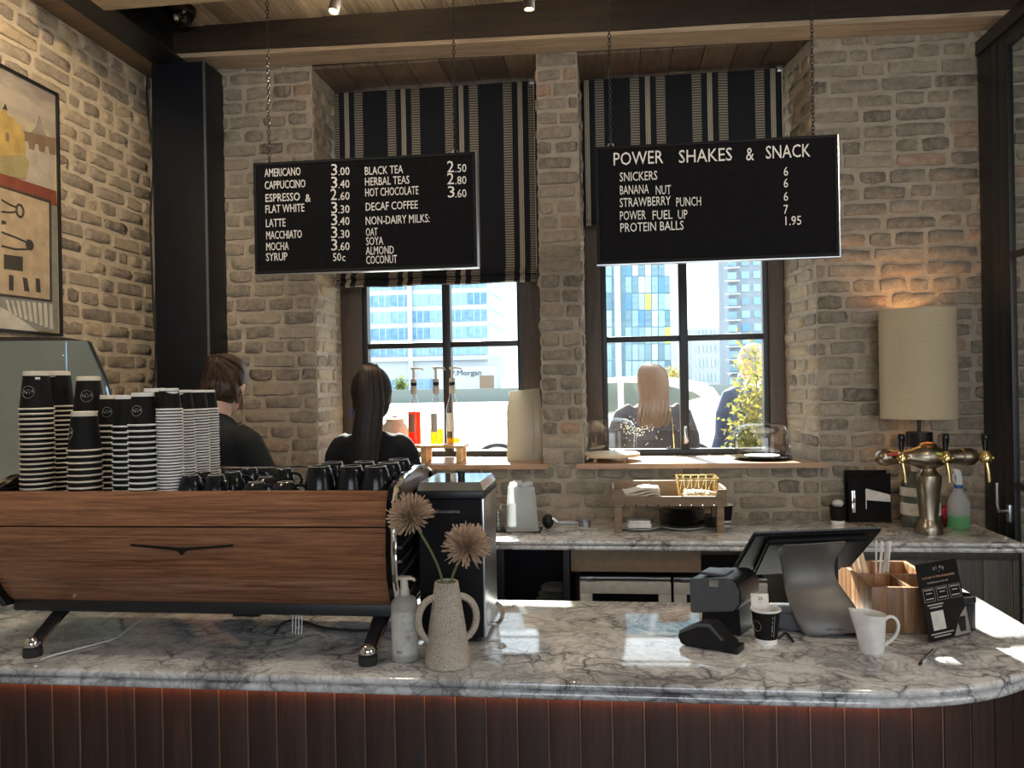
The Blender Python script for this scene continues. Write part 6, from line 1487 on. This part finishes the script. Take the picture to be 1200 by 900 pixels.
for y_, pts in ((.088, [(1.35 * u, 1.07), (1.70 * u, ht - .19), (2.05 * u, ht - .10), (2.42 * u, ht - .08), (2.42 * u, 1.07)]), (.088, [(2.50 * u, 1.07), (2.50 * u, ht - .08), (2.95 * u, ht - .10), (3.42 * u, ht - .22), (3.52 * u, ht - .28), (3.1 * u, 1.13), (2.9 * u, 1.09)]), (1.632, [(1.35 * u, 1.07), (1.70 * u, ht - .19), (2.42 * u, ht - .08), (3.42 * u, ht - .22), (3.1 * u, 1.10)])): MB().prism(pts, y_, y_ + .022, 'XZ').build('window', 'car_glass', cabin)
for xx in (.80 * u, .80 * u + (P(822, 520, Y=CY).x - P(596, 520, Y=CY).x)):
    for y_ in (-.012, 1.56):
        M_ = T(xx, y_ + .10, .31) @ Matrix.Rotation(PI / 2, 4, 'X')
        wh = MB().lathe([(.20, -.09), (.30, -.09), (.315, -.07), (.315, .07), (.30, .09), (.20, .09)], 28, closed=True, M=M_).build('wheel', 'tyre', cr)
        MB().lathe([(0, .07), (.05, .075), (.19, .085), (.20, .06)], 20, M=M_).build('hub', 'steel_brushed', wh)
        if y_ < 0: MB().lathe([(.33, .102), (.375, .102), (.375, .085), (.33, .085)], 28, closed=True, M=M_).build('arch_trim', 'black_plastic', wh)
MB().prism([(3.84 * u, .80), (3.99 * u, .72), (4.0 * u, .92), (3.93 * u, 1.02)], -.008, .3, 'XZ').build('tail_lamp', 'red_plastic', cr); MB().prism([(.05, .66), (.42, .80), (.40, .86), (.12, .80)], -.008, .25, 'XZ').build('head_lamp', 'steel_brushed', cr)
MB().ell((3.0 * u, .85, ht + .03), (.10, .03, .07), 10, 6).build('antenna_fin', 'black_plastic', cr); MB().ell((1.42 * u, -.07, 1.10), (.10, .08, .07), 12, 8).build('mirror', 'car_white', cr)
MB().bx(1.55 * u, 1.75 * u, -.012, .0, .93, .955, .004).bx(2.55 * u, 2.75 * u, -.012, 0, .95, .975, .004).build('door_handle', 'chrome', cr)

# ================================================================== buildings across the water
def block(name, label, px0, px1, Y, depth, top, mat, px_extra=0):
    a = P(px0, 450, Y=Y).x; b_ = P(px1, 450, Y=Y).x
    th = thing(name, label, 'building', ((a + b_) / 2, Y, GZ - .15)); MB().bx(a - (a + b_) / 2, b_ - (a + b_) / 2, .4, depth, 0, top).build('walls', mat, th)
    return th, a - (a + b_) / 2, b_ - (a + b_) / 2
# office block in the left window
Y0 = 180; s0_ = SC((-30, Y0, 2)); FH = 19.7 / s0_
of, a, b_ = block('office_block', 'pale office block with bands of blue windows across the river', 330, 572, Y0, 60, 60, 'white_render')
zline = P(500, 417, Y=Y0).z - (GZ - .15)          # underside of the first upper floor
cache = {}
bw = 21 / s0_; nb = int((b_ - a) / bw); bw = (b_ - a) / nb
wmesh = MB().bx(-bw / 2 + .12, bw / 2 - .12, 0, .25, 0, FH * .68).mesh('window', 'facade_blue'); mm = MB()
for i in range(1, 3): mm.bx(-bw / 2 + bw * i / 3 - .08, -bw / 2 + bw * i / 3 + .08, -.10, .0, 0, FH * .68)
mulm = mm.mesh('mullion', 'white_render')
nd = 9; dw = 60 / nd
wside = MB().bx(0, .25, -dw / 2 + .3, dw / 2 - .3, 0, FH * .68).mesh('window', 'facade_pale')
for fl_i in range(-1, 6):
    z_ = zline + fl_i * FH + .1
    if fl_i == -1: z_ = .4
    for i in range(nb):
        o = put('window', wmesh, of, (a + bw * (i + .5), .18, z_)); 
        if i > nb - 8: put('mullion', mulm, o, (0, 0, 0))
    for i in range(nd): put('window', wside, of, (b_ - .2, .4 + dw * (i + .5), z_))
MB().bx(a, b_, -.5, .4, zline - FH * .30, zline - .2).build('canopy', 'white_render', of)
for i in (0, nb - 4): MB().bx(a + bw * i - .5, a + bw * i + .5, -.6, .4, 0, 58).build('pier', 'white_render', of)
sgx = P(540, 440, Y=Y0 - 4); 
pv = thing('reception_pavilion', 'white flat roofed pavilion with lettering before the office block', 'building', (sgx.x, Y0 - 12, GZ - .15))
MB().bx(-4, 9, 0, 8, 0, P(540, 429, Y=Y0 - 12).z - GZ).build('walls', 'white_render', pv); MB().bx(5.5, 8.5, -.1, .1, 0, 3.4).build('doorway', 'brown_board', pv)
lettering('J.P.Morgan', 1.1, 'grey_plastic', pv, (-1.5, -.15, P(540, 439, Y=Y0 - 12).z - GZ), width=7.5, depth=.05)
# glass block with coloured panels
Y1 = 178; tb, a, b_ = block('panel_block', 'teal glass block with scattered blue and yellow panels', 690, 787, Y1, 40, 70, 'facade_teal')
cxm = tb.location.x
def tp_(x, y): p = P(x, y, Y=Y1); return p.x - cxm, p.z - (GZ - .15)
pw = 7.4 / SC((20, Y1, 2)); ph = 19.7 / SC((20, Y1, 2)); pmesh = {}
for k in ('pn_blue', 'pn_yellow', 'pn_green', 'pn_cyan', 'pn_pale', 'facade_teal', 'facade_pale'): pmesh[k] = MB().bx(-pw / 2 + .06, pw / 2 - .06, -.15, .0, .1, ph - .1).mesh('panel', k)
cols_ = {0: {756: 'pn_pale', 779: 'pn_pale', 733: 'pn_blue'}, 1: {748.5: 'pn_pale', 772: 'pn_blue'}, 2: {733: 'pn_blue', 756: 'pn_yellow', 779: 'pn_green'}, 3: {748.5: 'pn_blue', 772: 'pn_cyan'}, 4: {733: 'pn_cyan', 756: 'pn_green', 779: 'pn_yellow'}}
grid = [710, 733, 741, 748.5, 756, 764, 772, 779]
for r_ in range(-2, 7):
    for gx in grid:
        yb_ = 323.5 + r_ * 19.8; xx, zz = tp_(gx + 3.7, yb_)
        if zz < 0: continue
        k = cols_.get(r_, {}).get(gx) or random.Random(int(gx * 7 + r_)).choice(['facade_teal', 'facade_teal', 'facade_pale'])
        put('panel', pmesh[k], tb, (xx, .4, zz))
xx0, _ = tp_(721, 400); xx1, _ = tp_(728, 400); MB().bx(xx0, xx1, -.6, .4, 0, 70).build('pier', 'white_render', tb)
MB().bx(b_, b_ + 1.4, .2, 40, 0, 70).build('end_wall', 'white_render', tb)
# white block receding and grey balconied tower
wb2, a, b_ = block('white_block', 'white rendered block with rows of small windows far down the street', 812, 846, 150, 24, 150 * .075, 'far_white')
for r_ in range(4):
    for i in range(6): MB().bx(-.22, .22, -.1, .2, 0, 1.3).build('window', 'facade_pale', wb2, (a + .6 + (b_ - a - 1) * (i + .5) / 6, .35, 1.5 + r_ * 2.6))
lo_, a, b_ = block('low_glass_block', 'low glass roofed block at the end of the street', 798, 822, 210, 30, 210 * .055, 'facade_pale')
for r_ in range(3): MB().bx(a + .3, b_ - .3, -.1, .3, 0, 1.8).build('window', 'facade_teal', lo_, (0, .3, 1 + r_ * 3.2))
gt, a, b_ = block('grey_tower', 'grey apartment tower with glazed corner balconies', 856, 940, 110, 10, 30, 'tower_grey')
sg2 = SC((25, 110, 2)); fh2 = 15.5 / sg2
for r_ in range(0, 12):
    z_ = .8 + r_ * fh2
    MB().bx(a - .5, a + 1.4, -.6, .4, z_ - .18, z_).build('balcony_slab', 'far_white', gt); MB().bx(a - .1, a + 1.0, -.2, .4, z_ + .1, z_ + fh2 * .62).build('window', 'facade_teal', gt)
    for i in range(5): MB().bx(-.52, .52, -.1, .2, 0, fh2 * .55).build('window', 'facade_blue' if (i + r_) % 3 else 'facade_teal', gt, (a + 2.2 + i * 1.55, .35, z_ + .25))
for k, (px_, Y, h_) in enumerate(((790, 100, 3.0), (470, 80, 2.0))):
    p = P(px_, 470, Y=Y); t = thing('street_tree', ('yellow green street tree beyond the parked car', 'small street tree by the river wall')[k], 'tree', (p.x, Y, GZ - .15))
    MB().tube([(0, 0, 0), (0, 0, h_ * .6)], [.12, .07], 8).build('trunk', 'back_plank', t); stuff(leaves([Vector((0, 0, h_ * (.55 + .05 * i))) for i in range(8)], 500, 'l', k, h_ * .14, .3).build('crown', 'leaf_yellow' if k == 0 else 'leaf_green', t, angle=10))
lpx = P(479, 470, Y=30); lpo = thing('lamp_post', 'pale slender street lamp post by the river wall', 'lamp post', (lpx.x, 23, GZ - .12)); MB().tube([(0, 0, 0), (0, 0, 3), (0, 0, 9)], [.10, .08, .06], 10).build('post', 'cup_cream', lpo); MB().tube([(0, 0, 8.9), (.3, -.6, 9.1), (.4, -1.0, 9.0)], .05, 8).build('arm', 'cup_cream', lpo)
